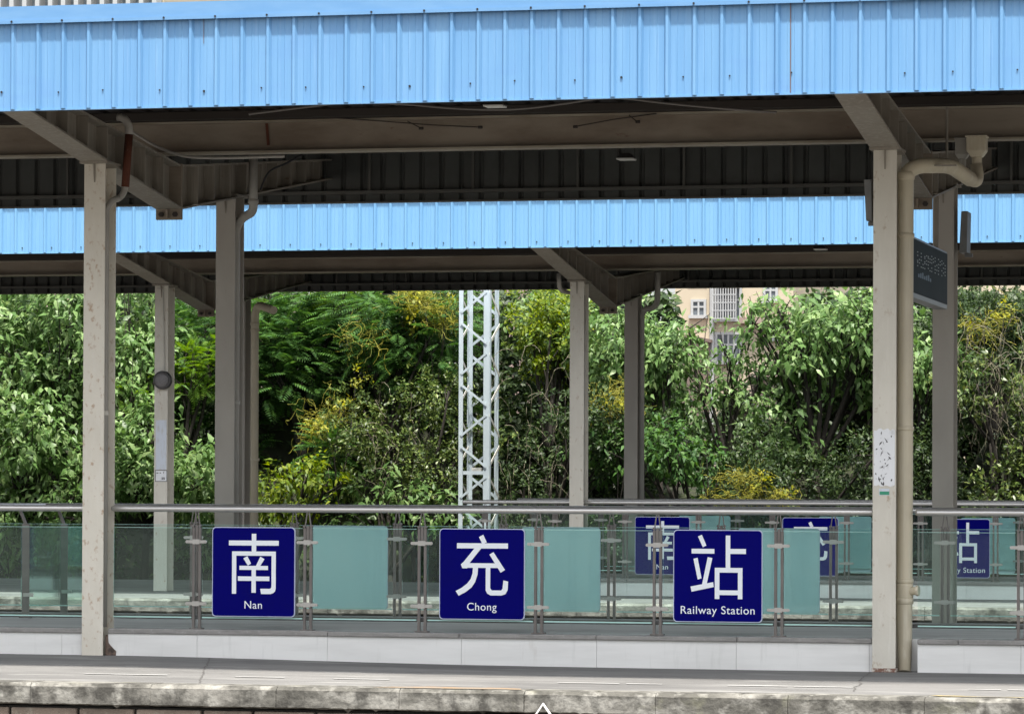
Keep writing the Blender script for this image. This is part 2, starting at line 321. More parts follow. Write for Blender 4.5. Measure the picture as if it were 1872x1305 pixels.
for k, (px, py0, py1) in enumerate(((365, 1246, 1212), (1560, 1262, 1228))):
    (xa_, ya_), (xb_, yb_) = gp(px, py0, -.02), gp(px+random.uniform(20, 60), py1, -.01); ya_ = max(ya_, 30.4); yb_ = min(yb_, 33.4); L_ = []; n_ = 40; wob = 0.
    for i in range(n_+1):
        q = i/n_; wob = .8*wob+random.uniform(-.012, .012); x_ = xa_+(xb_-xa_)*q+wob; y_ = ya_+(yb_-ya_)*q; L_.append((x_, y_, floor_z(x_, y_, 30, 0)+.004))
    b = MB(); b.v = [v for x_, y_, z_ in L_ for v in ((x_-.005-random.random()*.004, y_, z_), (x_+.005, y_, z_))]; b.f = [(2*i, 2*i+1, 2*i+3, 2*i+2) for i in range(n_)]
    tag(b.build('paving_crack', M['crack']), kind='structure')
# rails between the platforms
for k, y in enumerate((43.2, 44.64, 46.2, 47.64)):
    b = MB(); b.box(XA, XB, y-.035, y+.035, -1.08, -1.04); b.box(XA, XB, y-.01, y+.01, -1.2, -1.08); b.box(XA, XB, y-.07, y+.07, -1.22, -1.2)
    tag(b.build('track_rail', M['rail']), kind='structure')

# ------------------------------------------------------------------ curbs of the stairwells
XL = at(170, 900, Y1).x; XR = at(1616, 900, Y1).x
def curb(y, z0, x0, x1, joints, label, face=-1, seams=(), dark=False, h=CURB):
    """tiled low wall with a granite coping; face: the side the tiles show"""
    t = thing('low_wall', ((x0+x1)/2, y, z0), label, 'low wall', 'tiled low walls round the underpass stairs')
    b = MB(); js = [x0]+[j for j in joints if x0 < j < x1]+[x1]
    for i in range(len(js)-1): b.box(js[i]+.0015, js[i+1]-.0015, y-.09, y-.075, z0-.02, z0+h-.045)
    b.build('tile_facing', M['tile'], t)
    MB().box(x0, x1, y-.073, y+.10, z0-.02, z0+h-.046).build('core', M['coping_dark'], t)
    MB().box(x0, x1, y+.102, y+.115, z0-.9, z0+h-.046).build('inner_facing', M['tile2'], t)
    js = [x0]+[s for s in seams if x0 < s < x1]+[x1]
    for i in range(len(js)-1):
        d = random.uniform(-.006, .006)
        MB().box(js[i]+.002, js[i+1]-.002, y-.115+d, y+.14, z0+h-.044, z0+h+d*.6).build('coping', M['coping_dark'] if dark else M['coping'], t, bevel=.008)
    return t
tj = [ax(p, 33.6, 1190) for p in (-120, 115, 362, 600, 845, 1092, 1347, 1590, 1867)]
cj = [ax(p, 33.6, 1165) for p in (-200, 602, 842, 1092, 1349)]
a_ = at(193, 1160, 33.57)
b = MB(); b.prism([(a_.x, .235), (a_.x+.025, .22), (a_.x+.03, .16), (a_.x+.075, .11), (a_.x+.105, .085), (a_.x+.10, .035), (a_.x+.06, .02), (a_.x, .05)], lambda u, v, w_: (u, w_, v), (33.56, 33.60))
tag(b.build('broken_mortar', M['rubble'], bevel=.006), 'broken brown mortar lump wedged beside the foot of the left column', 'rubble')
curb(33.66, 0, -17.0, XL-.105, tj, 'white tiled low wall left of the rust spotted column')
curb(33.66, 0, XL+.13, XR-.105, tj, 'long white tiled low wall under the three big navy signs', seams=cj)
curb(33.66, 0, ax(1678, 33.6, 1190), XB-.5, tj, 'white tiled low wall right of the thick cream drainpipe', seams=[ax(1753, 33.6, 1180)])
tag(MB().box(-16.9, XB-.5, 33.802, 36.583, .0, .281).build('platform_plinth', M['plinth']), kind='structure')
t = thing('low_wall', (-10, 36.6, 0), 'low dark rimmed wall under the teal sign backs', 'low wall', 'tiled low walls round the underpass stairs')
MB().box(-16.9, XB-.5, 36.62, 36.80, -2.5, .199).build('core', M['tile2'], t)
MB().box(-16.9, XB-.5, 36.585, 36.83, .20, .318).build('coping', M['coping_dark'], t, bevel=.006)
MB().box(-16.9, XB-.5, 36.60, 36.815, .3185, .326).build('coping_top', M['coping'], t)
X2S = ax(850, NR2)
curb(53.58, FL2, X2S, XB-.5, [X2S+1.2*k for k in range(20)], 'tiled low wall on the far platform under the smaller navy signs', seams=[X2S+1.2*k for k in range(20)], h=.24)
t = thing('low_wall', (-10, 56.6, FL2), 'rear low wall of the far stairwell', 'low wall', 'tiled low walls round the underpass stairs')
MB().box(X2S, XB-.5, 56.5, 56.7, -1, FL2+.2).build('core', M['tile2'], t)
MB().box(X2S, XB-.5, 56.47, 56.73, FL2+.202, FL2+.245).build('coping', M['coping'], t)

# ------------------------------------------------------------------ columns
def column(x, y, z0, z1, m, label, lean=0, wd=.205, dp=.30, rusty=True):
    t = thing('steel_column', (x, y, z0), label, 'column', 'steel columns of the platform canopies')
    b = MB(); w2 = wd/2
    b.box(x-w2, x+w2, y, y+.016, z0, z1); b.box(x-w2, x+w2, y+dp-.016, y+dp, z0, z1); b.box(x-.008, x+.008, y+.018, y+dp-.018, z0, z1)
    b.build('shaft', m, t, bevel=.003)
    MB().box(x-.135, x+.135, y-.04, y+dp+.04, z1, z1+.022).build('cap_plate', M['steel'], t, bevel=.002)
    g = MB(); g.add([(x-.006, y-.002, z1-.17), (x-.006, y-.002, z1-.001), (x-.006, y-.038, z1-.001), (x+.006, y-.002, z1-.17), (x+.006, y-.002, z1-.001), (x+.006, y-.038, z1-.001)], [(0, 1, 2), (5, 4, 3), (0, 3, 4, 1), (1, 4, 5, 2), (2, 5, 3, 0)])
    g.build('gusset', M['steel'], t)
    if rusty: MB().box(x-w2-.004, x+w2+.004, y-.005, y+dp+.004, z0, z0+.035).build('rusted_foot', M['rustfoot'], t, bevel=.004)
    return t
EC = EYE+3.0                                # column top height in both platforms
X1L, X1R = at(170, 900, Y1).x, at(1616.5, 900, Y1).x
column(X1L, Y1, 0, EC, M['colspot'], 'cream steel column speckled with rust, nearest on the left')
column(X1R, Y1, 0, EC, M['col'], 'cream steel column with a torn notice beside the thick drainpipe')
column(X1L, Y1R, 0, EC-.01, M['colshade'], 'grey steel column rising behind the large left navy sign', rusty=False)
column(X1R, Y1R, 0, EC-.01, M['colshade'], 'grey shaded column behind the hanging board on the right', rusty=False)
X2L, X2R = at(294, 800, Y2).x, at(1054, 800, Y2).x
column(X2L, Y2, FL2, EC-.01, M['col'], 'slim cream column with a round grey disc on it', rusty=False)
column(X2R, Y2, FL2, EC-.01, M['col'], 'slim cream column right of the lattice mast', rusty=False)
column(X2L, Y2R, FL2, EC-.01, M['colshade'], 'far column mostly hidden behind a nearer grey column', rusty=False)
column(X2R, Y2R, FL2, EC-.01, M['colshade'], 'slim grey column second to the right of the lattice mast', rusty=False)

# ------------------------------------------------------------------ canopies
def corr(x0, x1, y, z0, z1, pitch, phase, out_, ribh=.028, ribw=.022, minor=.004):
    """standing corrugated cladding, ribs towards out_ (-1 = towards the camera)"""
    pts = []; k0 = math.floor((x0-phase)/pitch)
    x = phase+k0*pitch
    while x < x1:
        pts += [(x-ribw-.006, 0), (x-ribw*.45, ribh), (x+ribw*.45, ribh), (x+ribw+.006, 0), (x+pitch*.34, 0), (x+pitch*.37, minor), (x+pitch*.41, 0), (x+pitch*.60, 0), (x+pitch*.63, minor), (x+pitch*.67, 0)]
        x += pitch
    b = MB()
    for px, d in pts: b.v += [(px, y+out_*d, z0), (px, y+out_*d, z1)]
    for i in range(len(pts)-1): b.f.append((2*i, 2*i+2, 2*i+3, 2*i+1))
    return b
def canopy(Y0, Yv, Y9, zf0, zf1, zbt, zbb, frames, sheetm, pitch, phase, label, near):
    t = thing('platform_canopy', ((XA+XB)/2, Yv, EC), label, 'canopy', 'butterfly canopies over the platforms')
    f = corr(XA, XB, Y0, zf0, zf1, pitch, phase, -1).build('fascia', sheetm, t)
    m = f.modifiers.new('s', 'SOLIDIFY'); m.thickness = .0015
    f['label'] = 'weathered blue corrugated fascia facing the track'
    MB().add([(XA, Y0+.006, zf0+.004), (XB, Y0+.006, zf0+.004), (XB, Y0+.006, zf1), (XA, Y0+.006, zf1)], [(0, 1, 2, 3)]).build('fascia_lining', M['lining'], t)
    b = MB(); b.box(XA, XB, Y0-.012, Y0+.03, zf0-.012, zf0+.0); b.build('drip_trim', sheetm, t)
    b = MB(); b.box(XA, XB, Y0-.045, Y0+.25, zf1-.0, zf1+.12); b.box(XA, XB, Y0-.052, Y0-.046, zf1-.025, zf1+.005); b.build('flashing', M['flash'], t)
    # far fascia: seen from inside
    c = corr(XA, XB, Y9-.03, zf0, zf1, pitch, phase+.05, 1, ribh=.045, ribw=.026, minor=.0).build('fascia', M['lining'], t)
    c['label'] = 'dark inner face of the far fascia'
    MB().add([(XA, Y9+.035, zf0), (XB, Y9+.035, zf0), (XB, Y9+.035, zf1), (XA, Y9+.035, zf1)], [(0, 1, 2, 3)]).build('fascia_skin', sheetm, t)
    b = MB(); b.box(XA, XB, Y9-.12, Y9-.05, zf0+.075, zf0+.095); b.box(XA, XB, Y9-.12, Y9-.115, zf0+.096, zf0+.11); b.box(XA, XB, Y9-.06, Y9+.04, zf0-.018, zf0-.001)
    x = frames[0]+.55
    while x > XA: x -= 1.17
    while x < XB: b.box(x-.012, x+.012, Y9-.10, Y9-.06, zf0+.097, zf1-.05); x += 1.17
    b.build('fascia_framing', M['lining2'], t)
    # roof sheets
    ze, zv = zf1-.13, zbt+.045
    b = MB()
    for (ya, za, yb, zb) in ((Y0+.02, ze, Yv-.18, zv), (Yv+.18, zv, Y9-.01, ze)):
        x = XA; pts = []
        while x < XB: pts += [(x, 0), (x+.14, 0), (x+.16, .03), (x+.20, .03), (x+.22, 0)]; x += .22
        o = len(b.v)
        for px, d in pts: b.v += [(px, ya, za+d), (px, yb, zb+d)]
        for i in range(len(pts)-1): b.f.append((o+2*i, o+2*i+2, o+2*i+3, o+2*i+1))
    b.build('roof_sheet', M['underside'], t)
    for s, (ya, yb) in enumerate(((Y0+.25, Yv-.5), (Yv+.5, Y9-.25))):
        for k in range(5):
            q = k/4; y = ya+(yb-ya)*q; qq = (Yv-y)/(Yv-Y0) if y < Yv else (y-Yv)/(Y9-Yv); z = zv+(ze-zv)*qq
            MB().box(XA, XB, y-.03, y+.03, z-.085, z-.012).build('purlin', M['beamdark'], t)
    # valley gutter and the beam under it
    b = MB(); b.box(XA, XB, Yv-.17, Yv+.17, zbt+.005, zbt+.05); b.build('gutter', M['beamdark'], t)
    b = MB(); b.box(XA, XB, Yv-.10, Yv+.10, zbt-.02, zbt); b.box(XA, XB, Yv-.10, Yv+.10, zbb, zbb+.02); b.build('beam_flange', M['flange'], t)
    MB().box(XA, XB, Yv-.03, Yv-.015, zbb+.0205, zbt-.0205).build('valley_beam', M['beam'], t)
    # sloping rafters: tapered plate girders with stiffeners
    for X in frames:
        b = MB(); zb0, zt0, zb9, zt9 = EC-.27, EC+.16, EC+.44, EC+.66
        def zz(y, a, c): return a+(c-a)*abs(y-Yv)/(Yv-Y0)
        for ya, yb in ((Y0+.08, Yv-.021), (Yv+.021, Y9-.08)):
            b.bar((X, ya, zz(ya, zb0, zb9)+.009), (X, yb, zz(yb, zb0, zb9)+.009), .26, .018)
            b.bar((X, ya, zz(ya, zt0, zt9)-.009), (X, yb, zz(yb, zt0, zt9)-.009), .24, .018)
            w1 = [(X-.006, ya, zz(ya, zb0, zb9)+.018), (X+.006, ya, zz(ya, zb0, zb9)+.018), (X+.006, ya, zz(ya, zt0, zt9)-.018), (X-.006, ya, zz(ya, zt0, zt9)-.018)]
            w2 = [(X-.006, yb, zz(yb, zb0, zb9)+.018), (X+.006, yb, zz(yb, zb0, zb9)+.018), (X+.006, yb, zz(yb, zt0, zt9)-.018), (X-.006, yb, zz(yb, zt0, zt9)-.018)]
            b.hexa(w1, w2)
        rf = b.build('rafter', M['steel'], t)
        b = MB()
        for k in range(-9, 10):
            if k == 0: continue
            y = Yv+k*.52
            if not (Y0+.2 < y < Y9-.2): continue
            for s in (-1, 1):
                xa, xb = (X+.0065, X+.115) if s > 0 else (X-.115, X-.0065)
                MB().box(xa, xb, y-.005, y+.005, zz(y, zb0, zb9)+.02, zz(y, zt0, zt9)-.02).build('stiffener', M['steel'], rf)
        b = MB(); b.box(X-.13, X+.13, Yv-.02, Yv-.001, zb0-.10, zt0+.01); b.box(X-.13, X+.13, Yv+.001, Yv+.02, zb0-.10, zt0+.01)
        b.box(X-.008, X+.008, Yv-.08, Yv-.021, zb0-.085, zb0-.002)
        b.build('end_plate', M['beam'], rf)
        for s in (-1, 1): MB().cyl((X+s*.07, Yv-.05, zb0-.05), (X+s*.07, Yv-.021, zb0-.05), .026, 6).build('bolt', M['beamdark'], rf)
    return t
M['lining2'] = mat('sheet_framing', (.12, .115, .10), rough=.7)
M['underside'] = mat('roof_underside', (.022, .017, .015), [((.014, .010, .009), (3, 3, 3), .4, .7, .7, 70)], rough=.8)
M['beamdark'] = mat('dark_brown_steel', (.035, .028, .023), rough=.8)  # one even dark brown for purlins, gutter and small fittings
CY0, CYV, CY9 = 30.4, 35.6, 40.8
can1 = canopy(CY0, CYV, CY9, EYE+3.186, EYE+3.925, EYE+3.57, EYE+3.257, [X1L, X1R], M['blue'], .2235, ax(25, CY0, 100), 'near blue and brown steel canopy across the top of the scene', True)
can2 = canopy(50.35, 55.5, 60.65, EYE+3.29, EYE+4.03, EYE+3.50, EYE+3.27, [X2L, X2R], M['blue2'], .2156, ax(630, 50.35, 400), 'further blue canopy on the second platform, before the trees', False)
# screws and rust lines on the near fascia
b = MB(); 
for i, (px, py) in enumerate(((3, 169), (107, 169), (188, 165), (292, 165), (373, 167), (478, 161), (559, 160), (665, 159), (749, 158), (860, 153), (941, 148), (1051, 147), (1136, 142), (1249, 141), (1334, 139), (1447, 133), (1522, 134), (1654, 134), (1742, 131), (1860, 128))):
    p = at(px, py, CY0-.004); MB().cyl(p, p+Vector((0, -.006, 0)), .007 if i % 4 else .010, 8).build('screw', M['black'], can1)
for k in range(22):
    X = ax(25, CY0, 100)+.2235*k*2; MB().cyl((X, CY0-.035, EYE+3.918), (X, CY0-.058, EYE+3.918), .009, 8).build('screw', M['black'], can1)
b = MB(); p = at(1449, 60, CY0-.03)
b.bar((p.x-.02, CY0-.006, EYE+3.19), (p.x-.02, CY0-.006, EYE+3.92), .006, .006, (0, 1, 0)); p = at(373, 30, CY0)
b.bar((p.x, CY0-.004, EYE+3.70), (p.x, CY0-.004, EYE+3.92), .003, .005, (0, 1, 0))
b.build('rust_streak', M['streak'], can1)
b = MB()
for k in range(48):
    X = ax(632, 50.35, 420)+.2156*(k*2-30)+.08; MB().cyl((X, 50.35-.003, EYE+3.36), (X, 50.35-.014, EYE+3.36), .008, 6).build('screw', M['black'], can2)
# rust marks, conduits and twigs of wire on the valley beam
b = MB(); p = at(484, 225, 35.49); q = at(487, 265, 35.49); b.bar(p+Vector((0, .06, 0)), q+Vector((0, .06, 0)), .026, .006, (0, 1, 0)); b.build('rust_streak', M['rust'], can1)
for pts in (((600, 215), (700, 222), (790, 229), (880, 233)), ((745, 222), (770, 235)), ((1050, 232), (1120, 219), (1200, 208)), ((1150, 211), (1166, 224))):
    MB().tube([at(x, y, 35.48) for x, y in pts], .006, 6).build('wire', M['beamdark'], can1)
for x, y in ((878, 233), (770, 235), (1052, 232), (1166, 223)):
    p = at(x, y, 35.48); MB().cyl(p-Vector((.02, 0, 0)), p+Vector((.02, 0, 0)), .014, 8).build('wire_hook', M['beamdark'], can1)
def cable(pts, Y, r, label, m='cable', name='cable'):
    P = [at(x, y, Y if not isinstance(Y, list) else Y[i]) for i, (x, y) in enumerate(pts)]
    out_ = []
    for i in range(len(P)-1):
        p0, p1, p2, p3 = P[max(i-1, 0)], P[i], P[i+1], P[min(i+2, len(P)-1)]
        for k in range(6):
            t = k/6; out_.append(.5*((2*p1)+(p2-p0)*t+(2*p0-5*p1+4*p2-p3)*t*t+(3*p1-p0-3*p2+p3)*t**3))
    out_.append(P[-1])
    o = soft(MB().tube(out_, r, 8).build(name, M[m])); return tag(o, label, 'cable')
cable([(455, 209), (560, 196), (640, 188), (740, 191), (840, 199), (940, 200), (1030, 190), (1090, 181), (1140, 180), (1200, 187), (1300, 197), (1420, 206)], 31.6, .010, 'long sagging grey cable under the near blue fascia')
cable([(240, 240), (275, 262), (310, 278), (345, 287), (400, 289), (455, 288), (520, 286)], 35.3, .014, 'pale cable dipping beside the rusty pipe', 'pipe_grey')
cable([(556, 280), (525, 298), (498, 310), (485, 325), (476, 348)], 37.2, .010, 'short black cable looping down behind the left grey column', 'black')
cable([(-40, 381), (150, 376), (340, 372), (620, 366), (700, 364)], 45.0, .008, 'thin overhead wire crossing before the far blue fascia', 'black', 'overhead_wire')

# ------------------------------------------------------------------ pipes
def pipe(name, pts, r, m, label, rings=(), extra=None):
    t = thing(name, pts[-1], label, 'drainpipe', 'rainwater pipes on the columns')
    soft(MB().tube(pts, r, 20).build('pipe_run', m, t))
    b = MB()
    for p in rings:
        p = Vector(p); b.tube([p-Vector((0, 0, .022)), p-Vector((0, 0, .018)), p+Vector((0, 0, .018)), p+Vector((0, 0, .022))], [r+.002, r+.008, r+.008, r+.002], 20)
    if rings: soft(b.build('collar', m, t))
    return t
# rusty pipe of the left frame
yp = 34.0
A = at(228, 222, 34.2); 
p0, p1, p2, p3, p4 = at(215, 214, 33.86), at(236, 216, 33.86), at(236, 240, 33.86), at(229, 342, 33.86), at(224, 350, 33.84)
t = thing('rusty_drainpipe', p4, 'rusty brown drainpipe on the left rafter turning into the column', 'drainpipe', 'rainwater pipes on the columns')
soft(MB().tube(arc(p0, p1, p2)+[p2+Vector((0, 0, -.05))], .036, 16).build('upper_bend', M['pipe_grey'], t))
soft(MB().tube([p2+Vector((0, 0, -.03)), p3], .038, 18).build('rusted_length', M['rust'], t))
xs = X1L+.055
q1 = at(229, 352, 33.9); q2 = at(206, 364, 33.75)
low = Vector((xs, 33.655, at(200, 385, 33.66).z))
soft(MB().tube([p3+Vector((0, 0, .05)), p3]+arc(at(228, 345, 33.86), at(226, 358, 33.85), at(215, 364, 33.8))+arc(at(213, 364, 33.74), at(200, 368, 33.66), low)+[Vector((xs, 33.655, .3))], .030, 16).build('lower_bend', M['pipe_grey'], t))
MB().cyl((xs, 33.655, at(195, 755, 33.66).z-.02), (xs, 33.655, at(195, 755, 33.66).z+.02), .036).build('collar', M['col'], t)
# pipe of the left rear column
a0, a1 = at(463, 285, 37.2), at(463, 372, 37.2)
xs2 = X1L+.06
pipe('drainpipe', [a0, a1]+arc(a1, at(464, 388, 37.25), at(455, 392, 37.4))[1:]+arc(at(455, 392, 37.4), Vector((xs2, 37.5, EYE+2.76)), Vector((xs2, 37.5, EYE+2.6)))[1:]+[Vector((xs2, 37.5, .0))], .045, M['pipe_grey'], 'grey drainpipe bending in beside the left rear grey column', rings=[a1+Vector((0, 0, .02)), (xs2, 37.5, .9+EYE)])
# thick cream pipe of the right frame
PY = 33.75; px0 = at(1655, 800, PY).x; rr = .068
top = at(1655, 332, PY); zt = at(1655, 305, PY).z
run = [Vector((px0+.012, PY-.1, .0)), Vector((px0+.004, PY-.02, .22)), Vector((px0-.002, PY, .45)), Vector((px0, PY, 1.5)), Vector((px0, PY, top.z-.0))]
run += arc(run[-1], Vector((px0, PY, zt)), at(1690, 303, PY+.1), 10)[1:]
run += [at(1718, 303, PY+.25)]
run += arc(at(1722, 303, PY+.3), at(1738, 303, PY+.4), at(1750, 312, PY+.5), 6)[0:]
run += [at(1774, 328, PY+.7)]
run += arc(at(1776, 329, PY+.72), at(1788, 338, PY+.8), at(1787, 318, PY+.85), 8)
run += [at(1784, 300, PY+.85)]
t = thing('thick_drainpipe', (px0, PY, 0), 'thick cream drainpipe with elbow and hopper on the right column', 'drainpipe', 'rainwater pipes on the columns')
rad = [rr]*len(run); rad[0] = .055; rad[1] = .062
for i in range(len(run)-10, len(run)): rad[i] = .055
soft(MB().tube(run, rad, 28).build('pipe_run', M['pipe'], t))
b = MB()
for yy, hh in ((322, .035), (431, .02), (783, .02), (1062, .02), (1098, .028)):
    z = at(1655, yy, PY).z; b = MB()
    b.tube([(px0, PY, z-hh), (px0, PY, z-hh+.005), (px0, PY, z+hh-.005), (px0, PY, z+hh)], [rr+.001, rr+.008, rr+.008, rr+.001], 28); soft(b.build('collar', M['pipe'], t))
z = at(1655, 1080, PY).z
c = MB(); c.tube([(px0, PY, z-.07), (px0, PY, z-.05), (px0, PY, z+.05), (px0, PY, z+.07)], [rr+.002, rr+.006, rr+.006, rr+.002], 28)
soft(c.build('joint_body', M['pipe'], t))
c = MB(); c.cyl((px0+.04, PY-.02, z), (px0+.115, PY-.05, z+.005), .036, 16); c.cyl((px0+.105, PY-.05, z+.005), (px0+.13, PY-.055, z+.006), .047, 8)
c.build('cleanout_cap', M['pipe'], t, bevel=.004)
hp = at(1784, 300, PY+.85)
def hopper(cx, cy, z0, z1, w0, w1, hb, zn):
    b = MB()
    b.tube([(cx, cy, zn), (cx, cy, z0)], w0*.9, 16)
    b.hexa([(cx-w0, cy-w0, z0), (cx+w0, cy-w0, z0), (cx+w0, cy+w0, z0), (cx-w0, cy+w0, z0)], [(cx-w1, cy-w1, z1), (cx+w1, cy-w1, z1), (cx+w1, cy+w1, z1), (cx-w1, cy+w1, z1)])
    b.box(cx-w1*.98, cx+w1*.98, cy-w1*.98, cy+w1*.98, z1, z1+hb); b.box(cx-w1*1.1, cx+w1*1.1, cy-w1*1.1, cy+w1*1.1, z1+hb, z1+hb+.015)
    return b
def zz_at(py): return at(1784, py, hp.y).z
h = hopper(hp.x+.01, hp.y, zz_at(288), zz_at(276), .050, .088, zz_at(252)-zz_at(276), zz_at(320)).build('hopper', M['pipe'], t, bevel=.005)
hx = at(1759, 285, hp.y+.1).x
h = hopper(hx, hp.y+.12, zz_at(288), zz_at(280), .036, .062, zz_at(253)-zz_at(280), zz_at(302)).build('hopper', M['pipe_grey'], t, bevel=.005)
MB().cyl(at(1731, 195, 35.2), at(1731, 298, 35.2), .012, 8).build('hanger_rod', M['steel'], t)
MB().box(px0-.03, at(1745, 310, PY).x, PY+.10, PY+.14, at(0, 328, PY).z-.012, at(0, 328, PY).z).build('bracket', M['steel'], t)
# far platform pipes
e0, e1, e2 = at(503, 566, 56.6), at(480, 560, 56.8), at(466, 575, 57.1)
pipe('drainpipe', [at(500, 567, 56.4), at(480, 560, 56.8)]+arc(at(476, 559, 56.85), at(466, 560, 57.0), at(466, 585, 57.0))+[Vector((at(466, 700, 57.0).x, 57.0, FL2))], .062, M['pipe'], 'cream drainpipe with a short side elbow behind the left grey column', rings=[at(466, 592, 57.0), at(466, 604, 57.0), at(466, 840, 57.0)])
f0 = at(1202, 497, 56.6); f1 = at(1202, 545, 56.7)
pipe('drainpipe', [f0, f1]+arc(f1, at(1201, 562, 56.8), at(1188, 564, 57.0))[1:]+arc(at(1186, 564, 57.05), at(1172, 566, 57.2), at(1173, 585, 57.25))+[Vector((at(1173, 700, 57.25).x, 57.25, FL2))], .045, M['pipe_grey'], 'small grey drainpipe with a bend on the far right slim column')
g0 = at(1022, 500, 53.4)
pipe('drainpipe', [g0, at(1022, 518, 53.4)]+arc(at(1022, 520, 53.4), at(1023, 533, 53.5), at(1036, 534, 53.6))+[Vector((X2R+.05, 53.62, EYE+2.8)), Vector((X2R+.05, 53.62, FL2))], .032, M['pipe_grey'], 'thin pipe curling into the cream column right of the mast')

# ------------------------------------------------------------------ railings and signs
def railing(x0, x1, y, zc, posts, label, lean=0, hz=1.10, glass=True, gl=None):
    t = thing('glass_railing', ((x0+x1)/2, y, zc), label, 'railing', 'stainless and glass railings')
    zr = zc+hz
    b = MB(); b.tube([(x0, y, zr), (x0+.02, y, zr), (x1-.02, y, zr), (x1, y, zr)], [.022, .029, .029, .022], 20); soft(b.build('handrail', M['steel_rail'], t))
    for px in posts:
        b = MB()
        for s in (-1, 1):
            b.box(px+s*.029-.012, px+s*.029+.012, y-.014, y+.014, zc+.012, zc+.93)
            b.box(px+s*.031-.030, px+s*.031+.030, y-.04, y+.04, zc, zc+.012)
        po = b.build('post', M['post'], t)
        b = MB()
        for s in (-1, 1):
            b.bar((px+s*.029, y, zc+.93), (px+s*.008, y, zr-.02), .010, .010); b.cyl((px+s*.031, y-.022, zc+.945), (px+s*.031, y+.022, zc+.945), .012, 10)
        b.box(px-.012, px+.012, y-.012, y+.012, zc+.82, zc+.95); b.build('fork', M['post'], po)
        for zz_ in (zc+.80, zc+.235):
            b = MB()
            for s in (-1, 1):
                xa = px+s*.03; xb = px+s*.088
                b.box(min(xa, xb), max(xa, xb), y-.03, y-.018, zz_-.014, zz_+.014); b.cyl((xb, y-.031, zz_), (xb, y-.017, zz_), .0142, 14)
                b.cyl((xb-s*.01, y-.038, zz_), (xb-s*.01, y-.030, zz_), .008, 8)
            b.box(px-.033, px+.033, y-.034, y-.016, zz_-.022, zz_+.022)
            b.build('clamp', M['clamp'], po)
    ps = sorted([x0-.03]+list(posts)+[x1+.03])
    if glass:
        for a, c in zip(ps[:-1], ps[1:]):
            if c-a < .35: continue
            ga, gc = a+.052, c-.052
            g = MB().box(ga, gc, y-.006, y+.006, zc+.115, zc+.925).build('glass_panel', M['glass'], t)
            MB().box(ga, gc, y-.0075, y+.0075, zc+.103, zc+.1145).build('glass_edge', M['glass_edge'], g); MB().box(ga, gc, y-.0062, y+.0062, zc+.9255, zc+.929).build('glass_edge', M['glass_edge'], g)
    return t
NP = [ax(p, NR, 1050) for p in (163, 360, 563, 772, 985, 1202, 1424, 1645, 1868)]
dx = NP[-1]-NP[-2]
railing(-17., XL-.11, NR, CURB, [NP[0]-1.04*2-.15], 'glass railing left of the rust spotted column')
railing(XL+.12, XR-.11, NR, CURB, NP[1:7], 'long glass railing carrying the three large navy signs')
railing(ax(1674, NR), XB-.5, NR, CURB, [NP[8]], 'glass railing right of the thick cream drainpipe')
railing(-14.95, XB-.5, RR, CURB, [p for p in NP], 'rear glass railing holding the teal sign backs', hz=1.105)
# return railing across the stairwell head, its flat posts facing the track
t = thing('return_railing', (at(47, 1128, 36.1).x, 36.6, CURB), 'return railing with two flat dark posts at the far left', 'railing', 'stainless and glass railings')
for px, Yr in ((47, 35.9), (117, 37.0)):
    x = at(px, 1050, Yr).x; zt_ = at(px, 957, Yr).z; z0_ = at(px, 1127 if px < 60 else 1120, Yr).z
    b = MB(); b.box(x-.037, x+.037, Yr-.008, Yr+.008, z0_, zt_); b.box(x-.06, x+.06, Yr-.03, Yr+.03, z0_-.01, z0_); b.bar((x, Yr, zt_-.01), (x-.06, Yr, zt_+.13), .03, .012, (0, 1, 0))
    po = b.build('post', M['post'], t)
    b = MB(); b.box(x-.02, x+.085, Yr-.02, Yr-.009, z0_+.2, z0_+.235); b.build('clamp', M['clamp'], po)
xg = at(58, 1050, 36.2).x
MB().box(xg, xg+.012, 35.9, 38.2, CURB+.10, CURB+.90).build('glass_panel', M['glass'], t)
MB().cyl((xg-.05, 33.9, CURB+1.1), (xg-.05, 38.2, CURB+1.1), .028).build('handrail', M['steel_rail'], t)
# far platform railings
NP2 = [ax(p, NR2, 1000) for p in (1143, 1277, 1412, 1548, 1683, 1820)]
NP2 = [NP2[0]-2.05, NP2[0]-1.02]+NP2+[NP2[-1]+1.03, NP2[-1]+2.06]
Z2 = FL2+.245
railing(ax(846, NR2), XB-.5, NR2, Z2, NP2, 'far platform railing carrying the smaller navy signs', hz=EYE-.135-Z2)
railing(ax(848, NR2)+.05, XB-.5, RR2, Z2, NP2, 'rearmost glass railing on the far platform', hz=EYE-.115-Z2)

